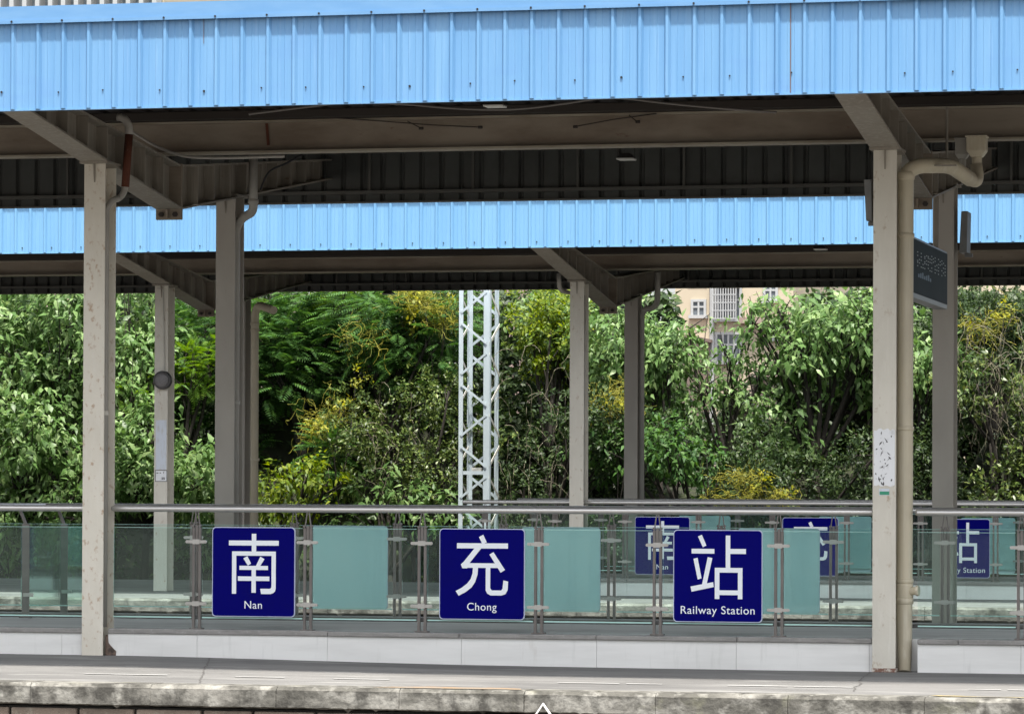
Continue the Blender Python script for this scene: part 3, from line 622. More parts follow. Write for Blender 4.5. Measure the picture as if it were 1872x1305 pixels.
def rrect(w_, h_, r, n=6):
    p = []
    for cx, cy, a0 in ((w_/2-r, h_/2-r, 0), (-w_/2+r, h_/2-r, 90), (-w_/2+r, -h_/2+r, 180), (w_/2-r, -h_/2+r, 270)):
        for k in range(n+1): a = R(a0+90*k/n); p.append((cx+r*math.cos(a), cy+r*math.sin(a)))
    return p
def rc(a, b_, c, d): return [(a, d), (c, d), (c, b_), (a, b_)]
GLY = {
 'nan': ((195, 265, 667, 703), [rc(515, 317, 551, 455), rc(331, 370, 732, 409), rc(357, 455, 391, 788), rc(391, 455, 709, 489),
        [(675, 489), (709, 489), (709, 745), (705, 765), (690, 780), (668, 788), (592, 788), (585, 747), (658, 747), (670, 743), (675, 733)],
        [(448, 510), (480, 492), (510, 550), (485, 567)], [(585, 495), (618, 515), (582, 572), (548, 572)], rc(417, 568, 646, 600), rc(405, 651, 658, 686), rc(515, 600, 549, 779)]),
 'chong': ((580, 320, 472, 488), [[(800, 365), (823, 352), (843, 393), (818, 402)], rc(678, 398, 960, 426),
        [(775, 426), (812, 426), (748, 505), (735, 533), (708, 533), (700, 512), (714, 500)], [(735, 505), (905, 505), (905, 530), (735, 530)], [(858, 458), (880, 445), (944, 540), (920, 555)],
        [(795, 530), (793, 565), (780, 605), (760, 635), (725, 662), (688, 680), (672, 655), (705, 638), (735, 615), (755, 590), (765, 560), (767, 530)],
        [(838, 530), (863, 530), (863, 638), (871, 650), (924, 650), (931, 640), (936, 596), (962, 602), (959, 648), (947, 670), (925, 677), (865, 677), (847, 668), (838, 650)]]),
 'zhan': ((465, 290, 713, 720), [[(663, 342), (694, 328), (731, 412), (702, 426)], rc(612, 438, 795, 475), [(627, 516), (660, 508), (693, 668), (662, 678)],
        [(742, 502), (779, 510), (735, 707), (697, 716)], [(604, 733), (786, 697), (791, 735), (613, 773)], rc(886, 333, 922, 590), rc(922, 437, 1047, 476),
        rc(799, 585, 836, 828), rc(836, 585, 984, 622), rc(984, 585, 1020, 828), rc(836, 760, 984, 797)])}
def text_mesh(s, size, name):
    c = bpy.data.curves.new(name, 'FONT'); c.body = s; c.align_x = 'CENTER'; c.size = size; c.extrude = .0012; c.space_character = 1.08
    o = bpy.data.objects.new(name, c); C.objects.link(o)
    me = bpy.data.meshes.new_from_object(o.evaluated_get(bpy.context.evaluated_depsgraph_get())); C.objects.unlink(o); bpy.data.objects.remove(o)
    return me
TXT = {'nan': ('Nan', .105, .087), 'chong': ('Chong', .105, .095), 'zhan': ('Railway Station', .095, .085)}
def make_sign(k, label, sw, sh):
    t = thing('station_name_sign', (0, 0, 0), label, 'sign', 'navy station name signs on the railings')
    def fxy(u, v, w_): return (u, w_, v)
    MB().prism(rrect(sw, sh, .035), fxy, (-.010, 0.004)).build('rim', M['rim'], t)
    MB().prism(rrect(sw-.014, sh-.014, .032), fxy, (-.0135, -.0101)).build('face', M['navy'], t)
    MB().prism(rrect(sw-.006, sh-.006, .033), fxy, (.0041, .0065)).build('back_panel', M['teal'], t)
    (x0, y0, w0, h0), st = GLY[k]
    b = MB()
    for i, s in enumerate(st):
        s2 = [((x-x0)/w0*sw-sw/2, sh/2-(y-y0)/h0*sh) for x, y in s]
        b.prism(s2, fxy, (-.0160-.0002*i, -.0136))
    b.build('character', M['white'], t)
    s, size, zb = TXT[k]
    me = text_mesh(s, size, 'lettering'); me.materials.append(M['white'])
    wdt = max(v.co.x for v in me.vertices)-min(v.co.x for v in me.vertices)
    target = {'nan': .142/.667*.66*1.0, 'chong': .34, 'zhan': .83}[k]
    target = {'nan': .21, 'chong': .345, 'zhan': .83}[k]*sw
    sx = target/wdt
    for v in me.vertices: v.co = Vector((v.co.x*sx, -.0155+v.co.z*-1, v.co.y*min(sx*1.0, 1.25)))
    o = bpy.data.objects.new('lettering', me); C.objects.link(o); o.parent = t
    o.location = (0, 0, -sh/2+zb-.012)
    return t
def copy_tree(o, parent=None):
    c = o.copy(); C.objects.link(c); c.parent = parent
    if parent: c.matrix_parent_inverse = o.matrix_parent_inverse.copy()
    for ch in [q for q in C.objects if q.parent == o]: copy_tree(ch, c)
    return c
SG = {'nan': (464, 1045), 'chong': (881.5, 1049), 'zhan': (1312.5, 1052.5)}
lab = {'nan': '南 Nan', 'chong': '充 Chong', 'zhan': '站 Railway Station'}
where = {'nan': 'large navy sign with one white character and the word Nan', 'chong': 'large navy sign with one white character and the word Chong', 'zhan': 'large navy sign reading Railway Station under one white character'}
far_l = {'nan': 'smaller far navy sign reading Nan, partly behind the Railway Station sign', 'chong': 'smaller far navy sign half hidden by teal glass right of the Railway Station sign', 'zhan': 'smaller far navy sign reading Station at the right edge'}
back_l = {'nan': 'teal sign back between the Nan and Chong signs', 'chong': 'teal sign back right of the Chong sign', 'zhan': 'teal sign back right of the large Railway Station sign'}
back2_l = {'nan': 'small far teal sign back just right of the far Nan sign', 'chong': 'small far teal sign back just left of the right cream column', 'zhan': 'small far teal sign back at the right edge'}
shift = {}
for k, (px, py) in SG.items():
    s = make_sign(k, where[k], .79 if k != 'zhan' else .80, .815)
    p = at(px, py, NR-.04); s.location = (p.x, NR-.04, p.z)
    shift[k] = p
    r = copy_tree(s); r['label'] = back_l[k]; r['group'] = 'teal backs of the rear signs'
    r.location = (p.x, RR+.035, p.z-.012); r.rotation_euler = (0, 0, math.pi)
    f = copy_tree(s); f['label'] = far_l[k]; f['group'] = 'smaller navy signs on the far platform'
    fx = {'nan': 1211, 'chong': 1481.5, 'zhan': 1757}[k]; q = at(fx, {'nan': 997, 'chong': 999, 'zhan': 1002}[k], NR2-.04); f.location = (q.x, NR2-.04, q.z)
    g = copy_tree(s); g['label'] = back2_l[k]; g['group'] = 'small teal sign backs on the far platform'
    g.location = (q.x, RR2+.035, q.z); g.rotation_euler = (0, 0, math.pi)

# ------------------------------------------------------------------ small fittings
def lamp(px, py, Y, label):
    p = at(px, py, Y); t = thing('canopy_lamp', p, label, 'lamp', 'lamps under the canopies')
    MB().hexa([(p.x-.09, Y-.09, p.z), (p.x+.09, Y-.09, p.z), (p.x+.09, Y+.09, p.z), (p.x-.09, Y+.09, p.z)], [(p.x-.04, Y-.04, p.z+.05), (p.x+.04, Y-.04, p.z+.05), (p.x+.04, Y+.04, p.z+.05), (p.x-.04, Y+.04, p.z+.05)]).build('housing', M['dark'], t)
    MB().box(p.x-.085, p.x+.085, Y-.085, Y+.085, p.z-.016, p.z-.001).build('diffuser', M['lampm'], t, bevel=.004)
    for s in (-1, 1): MB().bar((p.x+s*.085, Y, p.z), (p.x+s*.085, Y, p.z+.34), .006, .006, (0, 1, 0)).build('hanger', M['beamdark'], t)
lamp(1145, 290, 37.4, 'small pale lamp hanging under the near canopy right of centre')
lamp(905, 193, 32.3, 'small lamp tucked under the near fascia at the centre')
lamp(1500, 455, 52, 'small dark lamp under the far fascia, left of the right column')
lamp(710, 537, 59.6, 'small square lamp below the far canopy left of the mast')
def slimbox(px0, px1, py0, py1, Y, tilt, label):
    a, c = at(px0, py1, Y), at(px1, py0, Y)
    t = thing('column_box', ((a.x+c.x)/2, Y, a.z), label, 'box', 'slim grey boxes on the right columns')
    b = MB(); b.hexa([(a.x+tilt, Y, a.z), (c.x+tilt*.4, Y, a.z), (c.x+tilt*.4, Y+.28, a.z), (a.x+tilt, Y+.28, a.z)], [(a.x, Y, c.z), (c.x, Y, c.z), (c.x, Y+.28, c.z), (a.x, Y+.28, c.z)])
    b.build('housing', M['greybox'], t, bevel=.006)
    b = MB(); b.box(min(a.x, c.x)+.02, max(a.x, c.x)+.03, Y+.12, Y+.16, a.z-.035, a.z-.002); b.build('bracket', M['greybox'], t)
slimbox(1579, 1593, 328, 404, Y1+.08, .02, 'slim grey box on the left side of the cream right column')
slimbox(1757, 1769, 386, 462, Y1R+.05, -.02, 'slim grey box on the right side of the shaded rear column')
# round disc and conduit on the far left column
p = at(298, 695, Y2-.03); t = thing('round_disc', p, 'round dark grey disc mounted on the slim cream column', 'disc fixture')
soft(MB().tube([(p.x, Y2-.005, p.z), (p.x, Y2-.07, p.z), (p.x, Y2-.085, p.z)], [.135, .135, .12], 32).build('rim', M['dark'], t))
M['mesh'] = mat('grey_disc_face', (.16, .15, .15), [((.10, .095, .095), (60, 60, 60), .4, .6, .8, 71)], rough=.5)
soft(MB().tube([(p.x, Y2-.086, p.z), (p.x, Y2-.098, p.z), (p.x, Y2-.102, p.z)], [.105, .095, .03], 32).build('face', M['mesh'], t))
b = MB(); b.bar((p.x+.02, Y2-.015, p.z+.13), (p.x-.01, Y2-.015, EC-.06), .012, .012, (0, 1, 0)); b.bar((p.x-.01, Y2-.015, EC-.06), (p.x-.10, Y2-.015, EC-.045), .012, .012, (0, 1, 0)); b.build('conduit', M['pipe_grey'], t)
def patch(name, px0, px1, py0, py1, Y, m, label, jag=0, cat='notice', d=.004):
    a, c = at(px0, py1, Y-d), at(px1, py0, Y-d); n = 9; pts = []
    for k in range(n+1): pts.append((a.x+(c.x-a.x)*k/n, a.z+random.uniform(-jag, jag)))
    for k in range(n+1): pts.append((c.x-(c.x-a.x)*k/n, c.z+random.uniform(-jag, jag)))
    t = thing(name, (a.x, Y-d, a.z), label, cat)
    MB().prism(pts, lambda u, v, w_: (u, w_, v), (Y-d, Y-.0015)).build('sheet', m, t)
    return t
NOTE = patch('torn_notice', 1597.5, 1636, 785, 888, Y1, M['paper'], 'torn white notice with black scrapes on the right column', .012)
random.seed(21)
for k in range(34):
    u = random.random(); py = 792+u*100+random.uniform(-4, 4); px = random.gauss(1617, 9)
    if not 1598 < px < 1634: continue
    c0 = at(px, py, Y1-.0065); a_ = random.uniform(.5, 2.4); ln = random.uniform(.006, .032); wd_ = random.uniform(.002, .009)
    q = MB(); dv = Vector((math.cos(a_), 0, math.sin(a_))); nv = Vector((-dv.z, 0, dv.x))
    q.add([c0-dv*ln, c0+nv*wd_, c0+dv*ln*.9, c0-nv*wd_*.6], [(0, 3, 2, 1)]); q.build('scrape', M['dark'], NOTE)
t = patch('green_sticker', 1607, 1626, 893, 905, Y1, M['paper_blue'], 'small green and white sticker on the right column', 0, 'sticker')
a, c = at(1608, 904, Y1-.006), at(1625.5, 898, Y1-.006); MB().box(a.x, c.x, Y1-.007, Y1-.0045, a.z, c.z).build('green_band', M['green'], t)
patch('paste_mark', 284.5, 304.5, 768, 858, Y2, M['paper_blue'], 'pale blue paste mark high on the slim cream column', .006, 'paste mark')
t = patch('small_notice', 283.5, 305.5, 859, 880, Y2, M['paper'], 'small framed white notice on the slim cream column', 0)
a, c = at(283.5, 880, Y2-.006), at(305.5, 859, Y2-.006); b = MB(); w_ = .008
for x0_, x1_, z0_, z1_ in ((a.x, c.x, a.z, a.z+w_), (a.x, c.x, c.z-w_, c.z), (a.x, a.x+w_, a.z+w_, c.z-w_), (c.x-w_, c.x, a.z+w_, c.z-w_)): b.box(x0_, x1_, Y2-.007, Y2-.0045, z0_, z1_)
for dx_, dz_, ww in ((.02, .12, .03), (.07, .12, .02), (.10, .03, .025), (.13, .03, .02), (.10, .05, .05)): b.box(a.x+dx_, a.x+dx_+ww, Y2-.0068, Y2-.0046, a.z+dz_, a.z+dz_+.012)
b.build('print', M['dark'], t)
# hanging board, square to the platform, with dotted characters
XBd = at(1732, 500, 36.95).x; yb0, yb1 = 34.3, 36.95; zb1 = at(1732, 461, 36.95).z; zb0 = at(1732, 566, 36.95).z
t = thing('hanging_board', (XBd-.06, 35.6, zb0), 'dark hanging board with dotted characters behind the thick drainpipe', 'display board')
MB().box(XBd-.12, XBd-.002, yb0, yb1, zb0, zb1).build('case', M['boardframe'], t, bevel=.004)
MB().box(XBd-.002, XBd+.002, yb0+.02, yb1-.02, zb0+.045, zb1-.02).build('screen', M['board'], t)
b = MB(); random.seed(5)
cols = {0: '0110100101', 1: '1001011010'}
pat = ["1.11..1.1.", "..1.1.....", "1...1.1.1.", "1.1.......", "1..11.11..", "...1.1..1.", ".1.1.1.11.", "1....1.1..", "1.1..1.1.1", "......1.1.", "1.1.1..1.1", "..1..1....", "1.1.1.1..1", "......1.1.", "1..1...1.1", "..1..1..1.", ".1.1.1.1.."]
yy = yb1-.12
for ci, colp in enumerate(pat):
    for ri, ch in enumerate(colp):
        if ch == '1':
            z = zb0+.30+.0155*ri; y = 34.86+(.118*ci); b.box(XBd+.0021, XBd+.006, y-.026, y+.026, z-.0045, z+.0045)
b.build('lit_dots', M['ledoff'], t)
b = MB()
for k in range(7): y = 34.9+.13*k; b.box(XBd+.0021, XBd+.004, y, y+.09, zb0+.20, zb0+.20+.03+.012*(k % 3))
b.build('faint_print', M['boardprint'], t)
for y in (34.8, 36.6): MB().box(XBd-.08, XBd-.04, y-.02, y+.02, zb1, EC+.25).build('hanger', M['steel'], t)

# ------------------------------------------------------------------ lattice mast
def mast():
    Ym = 62.5; s_ = .70
    a = at(842, 900, Ym); xm0 = a.x; xm1 = at(889, 900, Ym).x; dm = .95
    z0, z1 = -1.1, 9.0; ang = .085
    t = thing('lattice_mast', ((xm0+xm1)/2, Ym+dm/2, z0), 'pale galvanised lattice mast standing before the trees', 'mast')
    # tower is turned a little so that all four legs can be told apart
    c = {'a': (xm0, Ym), 'b': (xm1, Ym-.02), 'c': (at(907, 900, Ym+dm).x, Ym+dm), 'd': (at(859, 900, Ym+dm).x, Ym+dm+.02)}
    for k, m in (('a', 'tower'), ('b', 'tower'), ('c', 'tower'), ('d', 'tower')):
        x, y = c[k]; L = .10 if k == 'b' else .07; b = MB(); sx = 1 if k in 'ad' else -1; sy = 1 if k in 'ab' else -1
        b.box(min(x-sx*L/2, x+sx*L/2), max(x-sx*L/2, x+sx*L/2), y-.007, y+.007, z0, z1)
        xe = x-sx*L/2; b.box(xe-.007, xe+.007, min(y+sy*.008, y+sy*L), max(y+sy*.008, y+sy*L), z0, z1)
        b.build('leg', M[m], t)
    step = .515
    zn = at(842, 580.7, Ym).z; z = zn-step*20; i = 0; fr, sd_, bk, ls = MB(), MB(), MB(), MB()
    while z < z0+.05: z += step; i += 1
    while z < z1-step:
        g_ = .085
        A, B, Cc, D = c['a'], c['b'], c['c'], c['d']
        if i % 2: A, B, Cc, D = B, A, D, Cc
        fr.bar((A[0], A[1]-.014-.012*(i % 2), z+g_), (B[0], B[1]-.014-.012*(i % 2), z+step-g_), .038, .006, (0, 1, 0))
        P, Q = (c['b'], c['c']) if i % 2 else (c['c'], c['b'])
        sd_.bar((P[0]+.05, P[1], z+g_), (Q[0]+.05, Q[1], z+step-g_), .05, .008, (1, 0, 0))
        bk.bar((Cc[0], Cc[1]+.02+.012*(i % 2), z+g_), (D[0], D[1]+.02+.012*(i % 2), z+step-g_), .045, .006, (0, 1, 0))
        P, Q = (c['a'], c['d']) if i % 2 else (c['d'], c['a'])
        ls.bar((P[0]-.03, P[1], z+g_), (Q[0]-.03, Q[1], z+step-g_), .05, .008, (1, 0, 0))
        z += step; i += 1
    fr.build('front_bracing', M['tower'], t); bk.build('rear_bracing', M['tower'], t)
    sd_.build('side_bracing', M['tower_sunlit'], t); ls.build('side_bracing', M['tower_sunlit'], t)
    zz_ = at(860, 864, Ym).z
    MB().box(xm0+.05, xm1-.05, Ym-.035, Ym-.028, zz_-.03, zz_+.03).build('cross_bar', M['tower'], t)
    p = at(872, 859, Ym+.3); b = MB(); b.box(p.x-.08, p.x+.08, Ym+.25, Ym+.35, p.z-.02, p.z+.04); b.build('small_block', M['lampm'], t)
mast()

# ------------------------------------------------------------------ buildings behind the trees
def building(name, x0, x1, Y, z1, label, wallm, wins, extra=None):
    t = thing(name, ((x0+x1)/2, Y, -1.2), label, 'building')
    MB().box(x0, x1, Y, Y+14, -1.2, z1).build('wall', M[wallm], t)
    for (wx0, wx1, wz0, wz1, bars) in wins:
        b = MB(); e = .07
        b.box(wx0-e, wx1+e, Y-.06, Y-.002, wz1, wz1+e); b.box(wx0-e, wx0, Y-.06, Y-.002, wz0, wz1); b.box(wx1, wx1+e, Y-.06, Y-.002, wz0, wz1)
        for k in range(1, bars): xk = wx0+(wx1-wx0)*k/bars; b.box(xk-.025, xk+.025, Y-.055, Y-.002, wz0, wz1)
        zc = wz0+(wz1-wz0)*.62; b.box(wx0, wx1, Y-.05, Y-.003, zc-.025, zc+.025)
        f = b.build('window', M['bframe'], t)
        MB().box(wx0-e-.05, wx1+e+.05, Y-.12, Y-.002, wz0-.09, wz0).build('sill', M['bframe'], f)
        MB().box(wx0, wx1, Y-.02, Y-.001, wz0, wz1).build('pane', M['pane'], f)
    return t
Yb = 104.
def bx(px, py): p = at(px, py, Yb); return p.x, p.z
wins = []
for (a0, b0, a1, b1, n_) in ((1268, 552, 1287, 576, 2), (1312, 528, 1352, 582, 4), (1418, 590, 1432, 618, 2), (1268, 470, 1287, 500, 2), (1312, 450, 1352, 500, 4), (1400, 520, 1418, 548, 2), (1418, 460, 1440, 500, 2), (1312, 612, 1352, 660, 4), (1268, 632, 1287, 656, 2)):
    x0_, z1_ = bx(a0, b0); x1_, z0_ = bx(a1, b1); wins.append((x0_, x1_, z0_, z1_, n_))
t = building('apartment_building', bx(1236, 0)[0], bx(1452, 0)[0], Yb, 13.5, 'cream apartment building seen between the broad leaved trees', 'bwall', wins)
b = MB(); x0_, z_ = bx(1308, 0); b.cyl((x0_-.05, Yb-.1, -1), (x0_-.05, Yb-.1, 13), .07, 8); b.build('waste_pipe', M['bframe'], t)
xa, zc_ = bx(1355, 584); xb_, _ = bx(1452, 584); MB().box(xa, xb_, Yb-.35, Yb-.003, zc_-.12, zc_+.05).build('ledge', M['bwall2'], t)
# barred cage before the big window
a0, c0 = bx(1311, 584), bx(1353, 526)
b = MB(); n = 9
for k in range(n+1): xk = a0[0]+(c0[0]-a0[0])*k/n; b.box(xk-.012, xk+.012, Yb-.62, Yb-.60, a0[1], c0[1])
for k in range(5): zk = a0[1]+(c0[1]-a0[1])*k/4; b.box(a0[0], c0[0], Yb-.625, Yb-.605, zk-.012, zk+.012)
b.box(a0[0], c0[0], Yb-.6, Yb-.07, c0[1]+.015, c0[1]+.06); b.build('window_cage', M['bframe'], t)
t = building('grey_brown_house', at(900, 0, 96).x, at(975, 0, 96).x, 96., at(0, 470, 96).z, 'brown grey wall of a house right of the mast top', 'bwall2', [])
MB().box(at(896, 0, 96).x, at(979, 0, 96).x, 95.7, 110.2, at(0, 470, 96).z, at(0, 470, 96).z+.3).build('roof', M['bwall2'], t)
t = building('pink_house', at(1375, 0, 90).x, at(1470, 0, 90).x, 90., at(0, 694, 90).z, 'low pinkish house below the cream apartment building', 'bwall2', [])
MB().box(at(1370, 0, 90).x, at(1476, 0, 90).x, 89.7, 104., at(0, 694, 90).z, at(0, 688, 90).z).build('roof', M['bwall2'], t)
t = building('pink_house', at(1080, 0, 92).x, at(1130, 0, 92).x, 92., at(0, 600, 92).z, 'small pinkish house seen through leaves right of the mast', 'bwall2', [])
MB().box(at(1075, 0, 92).x, at(1136, 0, 92).x, 91.7, 104., at(0, 600, 92).z, at(0, 594, 92).z).build('roof', M['bwall2'], t)
t = building('pink_house', at(1752, 0, 100).x, at(1960, 0, 100).x, 100., at(0, 440, 100).z, 'cream and pink house showing above the shrubs at far right', 'bwall', [])
MB().box(at(1748, 0, 100).x, at(1965, 0, 100).x, 99.7, 114., at(0, 440, 100).z, at(0, 430, 100).z).build('roof', M['bwall2'], t)
t = building('tall_building', at(-40, 0, 112).x, at(300, 0, 112).x, 112., 22., 'tall pale building peeping over the fascia at the top left', 'bwall', [])
b = MB(); x = at(-40, 0, 112).x; xe = at(300, 0, 112).x; z = at(100, 14, 112).z
while x < xe: b.box(x, x+.14, 111.4, 111.9, z-1.5, 21); x += .42
b.build('balcony_slats', M['bframe'], t)
MB().box(at(-38, 0, 112).x, xe-.05, 111.91, 111.99, z-1.4, 20.9).build('balcony_recess', M['pane'], t)

# ------------------------------------------------------------------ bank, trees, undergrowth
nx, ny = 60, 18
b = MB()
def bank_h(px, y):
    q = min(max((y-61.2)/6.5, 0), 1); top = 2.6+.9*math.sin(px*.9+1)+.5*math.sin(px*2.3)
    if -17.5 < px < -11: top = 1.6
    return -1.2+(top+1.2)*(q*q*(3-2*q))
for j in range(ny+1):
    for i in range(nx+1):
        x = -46+50*i/nx; y = 60.3+22*j/ny; b.v.append((x, y+random.uniform(-.1, .1), bank_h(x, y)+random.uniform(-.12, .12)))
for j in range(ny):
    for i in range(nx): a = j*(nx+1)+i; b.f.append((a, a+1, a+nx+2, a+nx+1))
tag(b.build('bank', M['soil'], smooth=True), kind='structure')

def unit(v): return v/np.maximum(np.linalg.norm(v, axis=-1, keepdims=True), 1e-6)
def leaf_arrays(P, D, N, L, Wd, droop=.25, fold=.18):
    """P base, D axis, N normal, L lengths, Wd widths -> 5 verts and 4 triangles a leaf"""
    D = unit(D); S = unit(np.cross(D, N)); U = np.cross(S, D)
    L = L[:, None]; Wd = Wd[:, None]
    v0 = P; vm = P+D*L*.45-U*L*fold*.35; vt = P+D*L-U*L*droop
    vl = P+D*L*.36+S*Wd/2; vr = P+D*L*.36-S*Wd/2
    V = np.stack([v0, vl, vm, vr, vt], 1).reshape(-1, 3)
    n = len(P); k = (np.arange(n)*5)[:, None]
    T = np.concatenate([k+np.array([[0, 2, 1]]), k+np.array([[1, 2, 4]]), k+np.array([[0, 3, 2]]), k+np.array([[2, 3, 4]])], 1).reshape(-1, 3)
    return V, T
def mesh_np(name, V, T, m, parent=None):
    me = bpy.data.meshes.new(name); me.vertices.add(len(V)); me.vertices.foreach_set('co', V.astype(np.float32).ravel())
    me.loops.add(len(T)*3); me.loops.foreach_set('vertex_index', T.astype(np.int32).ravel())
    me.polygons.add(len(T)); me.polygons.foreach_set('loop_start', np.arange(0, len(T)*3, 3, dtype=np.int32))
    me.update(calc_edges=True); me.validate(); me.materials.append(m)
    o = bpy.data.objects.new(name, me); C.objects.link(o)
    if parent: o.parent = parent; o.matrix_parent_inverse = parent_world(parent).inverted()
    return o
def blob_points(blobs, n, shell=.55):
    vol = np.array([bb[1]*bb[2]*bb[3] for bb in blobs])**.8; idx = rng.choice(len(blobs), n, p=vol/vol.sum())
    c = np.array([tuple(bb[0]) for bb in blobs])[idx]; r = np.array([bb[1:4] for bb in blobs])[idx]
    d = unit(rng.normal(size=(n, 3))); rad = (shell+(1-shell)*rng.random(n))[:, None]
    nz = 1+.22*np.sin(d[:, :1]*7+c[:, :1]*3)+.15*np.sin(d[:, 2:]*9+c[:, 1:2]*5)
    return c+d*r*rad*nz, d
def broad(blobs, sprays, per, L, droop, wr=.48, spread=1.0, down=.5):
    P, d = blob_points(blobs, sprays)
    P = np.repeat(P, per, 0); d = np.repeat(d, per, 0); n = len(P)
    P = P+rng.normal(size=(n, 3))*L*.55
    D = d*.7+rng.normal(size=(n, 3))*.75*spread; D[:, 2] -= down
    N = d*.35+rng.normal(size=(n, 3))*.35; N[:, 2] += 1; N[:, 1] -= .25
    l = L*rng.uniform(.45, 1.35, n)
    return leaf_arrays(P, D, unit(N), l, l*wr*rng.uniform(.8, 1.15, n), droop)
def feather(blobs, fronds, L, m_leaf=11):
    """pinnate fronds: pairs of narrow leaflets along an arching axis"""
    P, d = blob_points(blobs, fronds, .5)
    n = len(P); D = d*.8+rng.normal(size=(n, 3))*.45; D[:, 2] *= .4; D[:, 2] += .06; D = unit(D)
    N = rng.normal(size=(n, 3))*.2; N[:, 2] += 1; S = unit(np.cross(D, N)); U = np.cross(S, D)
    l = L*rng.uniform(.7, 1.25, n); Vs, Ds, Ns, Ls = [], [], [], []
    for k in range(m_leaf):
        q = (k+.6)/m_leaf; c = P+D*(l*q)[:, None]-U*(l*.32*q*q)[:, None]
        for s in (-1, 1):
            Vs.append(c); Ds.append(S*s+D*.45-U*.18); Ns.append(U+rng.normal(size=(n, 3))*.15); Ls.append(l*.34*math.sin(math.pi*(.18+.74*q)))
    Pn = np.concatenate(Vs); Dn = np.concatenate(Ds); Nn = np.concatenate(Ns); Ln = np.concatenate(Ls)
    return leaf_arrays(Pn, Dn, unit(Nn), Ln, Ln*.30, .15, .05)
def limb(b, p, q, r0, r1, bend=.25, n=6):
    p, q = Vector(p), Vector(q); L = (q-p).length; c = (p+q)/2+Vector((random.uniform(-bend, bend), random.uniform(-bend, bend), random.uniform(0, bend)))*L
    pts = arc(p, c, q, n); b.tube(pts, [r0+(r1-r0)*i/n for i in range(n+1)], 7)
def tree(name, base, blobs_px, kind, label, style, density=1., L=.14, group='trees and shrubs behind the far platform', trunk_r=.09, stems=1, extra=None):
    """blobs_px: (px, py, Y, rx_m, ry_m, rz_m)"""
    blobs = [(at(px, py, Y), rx, ry, rz) for px, py, Y, rx, ry, rz in blobs_px]
    t = thing(name, base, label, 'tree' if 'tree' in name else 'shrub', group)
    vol = sum(x[1]*x[3] for x in blobs)
    if style == 'broad': V, T = broad(blobs, int(vol*130*density*(.14/L)**1.6), 11, L, .35)
    elif style == 'small': V, T = broad(blobs, int(vol*200*density*(.09/L)**1.6), 16, L, .1, .5, 1.2, .1)
    else: V, T = feather(blobs, int(vol*230*density), L, 10)
    b = MB(); base = Vector(base)
    top = sum((Vector(x[0]) for x in blobs), Vector())/len(blobs)
    for s in range(stems):
        bs = base+Vector((random.uniform(-.12, .12)*stems, random.uniform(-.1, .1)*stems, 0)); fk = bs.lerp(top, .45)+Vector((random.uniform(-.3, .3), 0, 0))*(stems > 1)
        limb(b, bs-Vector((0, 0, .3)), fk, trunk_r, trunk_r*.7, .08)
        for i, x in enumerate(blobs):
            if stems > 1 and i % stems != s: continue
            limb(b, fk, x[0], trunk_r*.5, trunk_r*.16, .12)
            for k in range(6 if style != 'small' else 2):
                d = Vector((random.uniform(-1, 1)*x[1], random.uniform(-1, 1)*x[2], random.uniform(-.4, 1)*x[3]))*.85
                limb(b, Vector(x[0]).lerp(fk, random.uniform(0, .5)), Vector(x[0])+d, trunk_r*.16, .004, .15)
    soft(b.build('trunk', M['bark'], t))
    mesh_np('crown', V, T, LG[kind], t)
    return t
def base(px, Y): x = at(px, 900, Y).x; return (x, Y, bank_h(x, Y)-.05)
def rb(x0, x1, y0, y1, Y, n, r, seed):     # scattered blobs inside a picture rectangle
    rs = random.Random(seed); return [(rs.uniform(x0, x1), rs.uniform(y0, y1), Y+rs.uniform(-.5, .9), r*rs.uniform(.7, 1.2), r*rs.uniform(.6, 1.0), r*rs.uniform(.55, 1.0)) for _ in range(n)]

tree('broadleaf_tree', base(60, 63), rb(-70, 150, 545, 760, 64, 9, 1.05, 1)+rb(-60, 150, 740, 960, 62.8, 8, .95, 2), 'mulberry', 'drooping pale broad leaved tree filling the far left', 'broad', 1.15, .16)
tree('broadleaf_tree', base(262, 63), rb(205, 290, 560, 720, 64, 5, .8, 3)+rb(215, 400, 860, 1010, 62.6, 7, .75, 4)+rb(212, 290, 720, 880, 63, 4, .7, 31), 'mulberry', 'drooping broad leaved tree behind the column with the round disc', 'broad', 1.1, .16)
tree('feathery_tree', base(350, 65), rb(290, 430, 560, 900, 65.5, 8, .85, 5), 'fern', 'dark feathery tree between the disc column and grey column', 'feather', 1.0, .42)
tree('feathery_shrub', base(345, 64), rb(300, 410, 640, 690, 64, 3, .5, 6)+rb(225, 300, 700, 750, 64, 2, .4, 7), 'fernbright', 'bright green feathery shrub left of the grey column', 'feather', 1.0, .36)
tree('feathery_tree', base(545, 65), rb(470, 640, 530, 640, 65.5, 6, .95, 8)+rb(465, 560, 640, 760, 65.2, 3, .7, 9), 'fern', 'tall dark feathery tree right of the left grey column', 'feather', .95, .42, trunk_r=.12)
tree('feathery_tree', base(680, 64), rb(620, 800, 560, 720, 64.5, 7, .85, 10)+rb(600, 720, 780, 860, 64, 3, .6, 11), 'fern', 'mid green feathery tree left of the lattice mast', 'feather', 1.0, .40)
tree('feathery_shrub', base(700, 66), rb(600, 860, 530, 570, 66.5, 4, .6, 12), 'fernbright', 'bright green treetop under the far canopy left of the mast', 'feather', 1.0, .38)
tree('leafy_shrub', base(545, 62.6), [(500, 880, 62.7, .55, .5, .35), (560, 868, 62.6, .5, .5, .28), (600, 880, 62.7, .35, .4, .22), (520, 925, 62.8, .7, .5, .35)], 'yellowgreen', 'low bright broad leaved shrub right of the left grey column', 'broad', 1.1, .13)
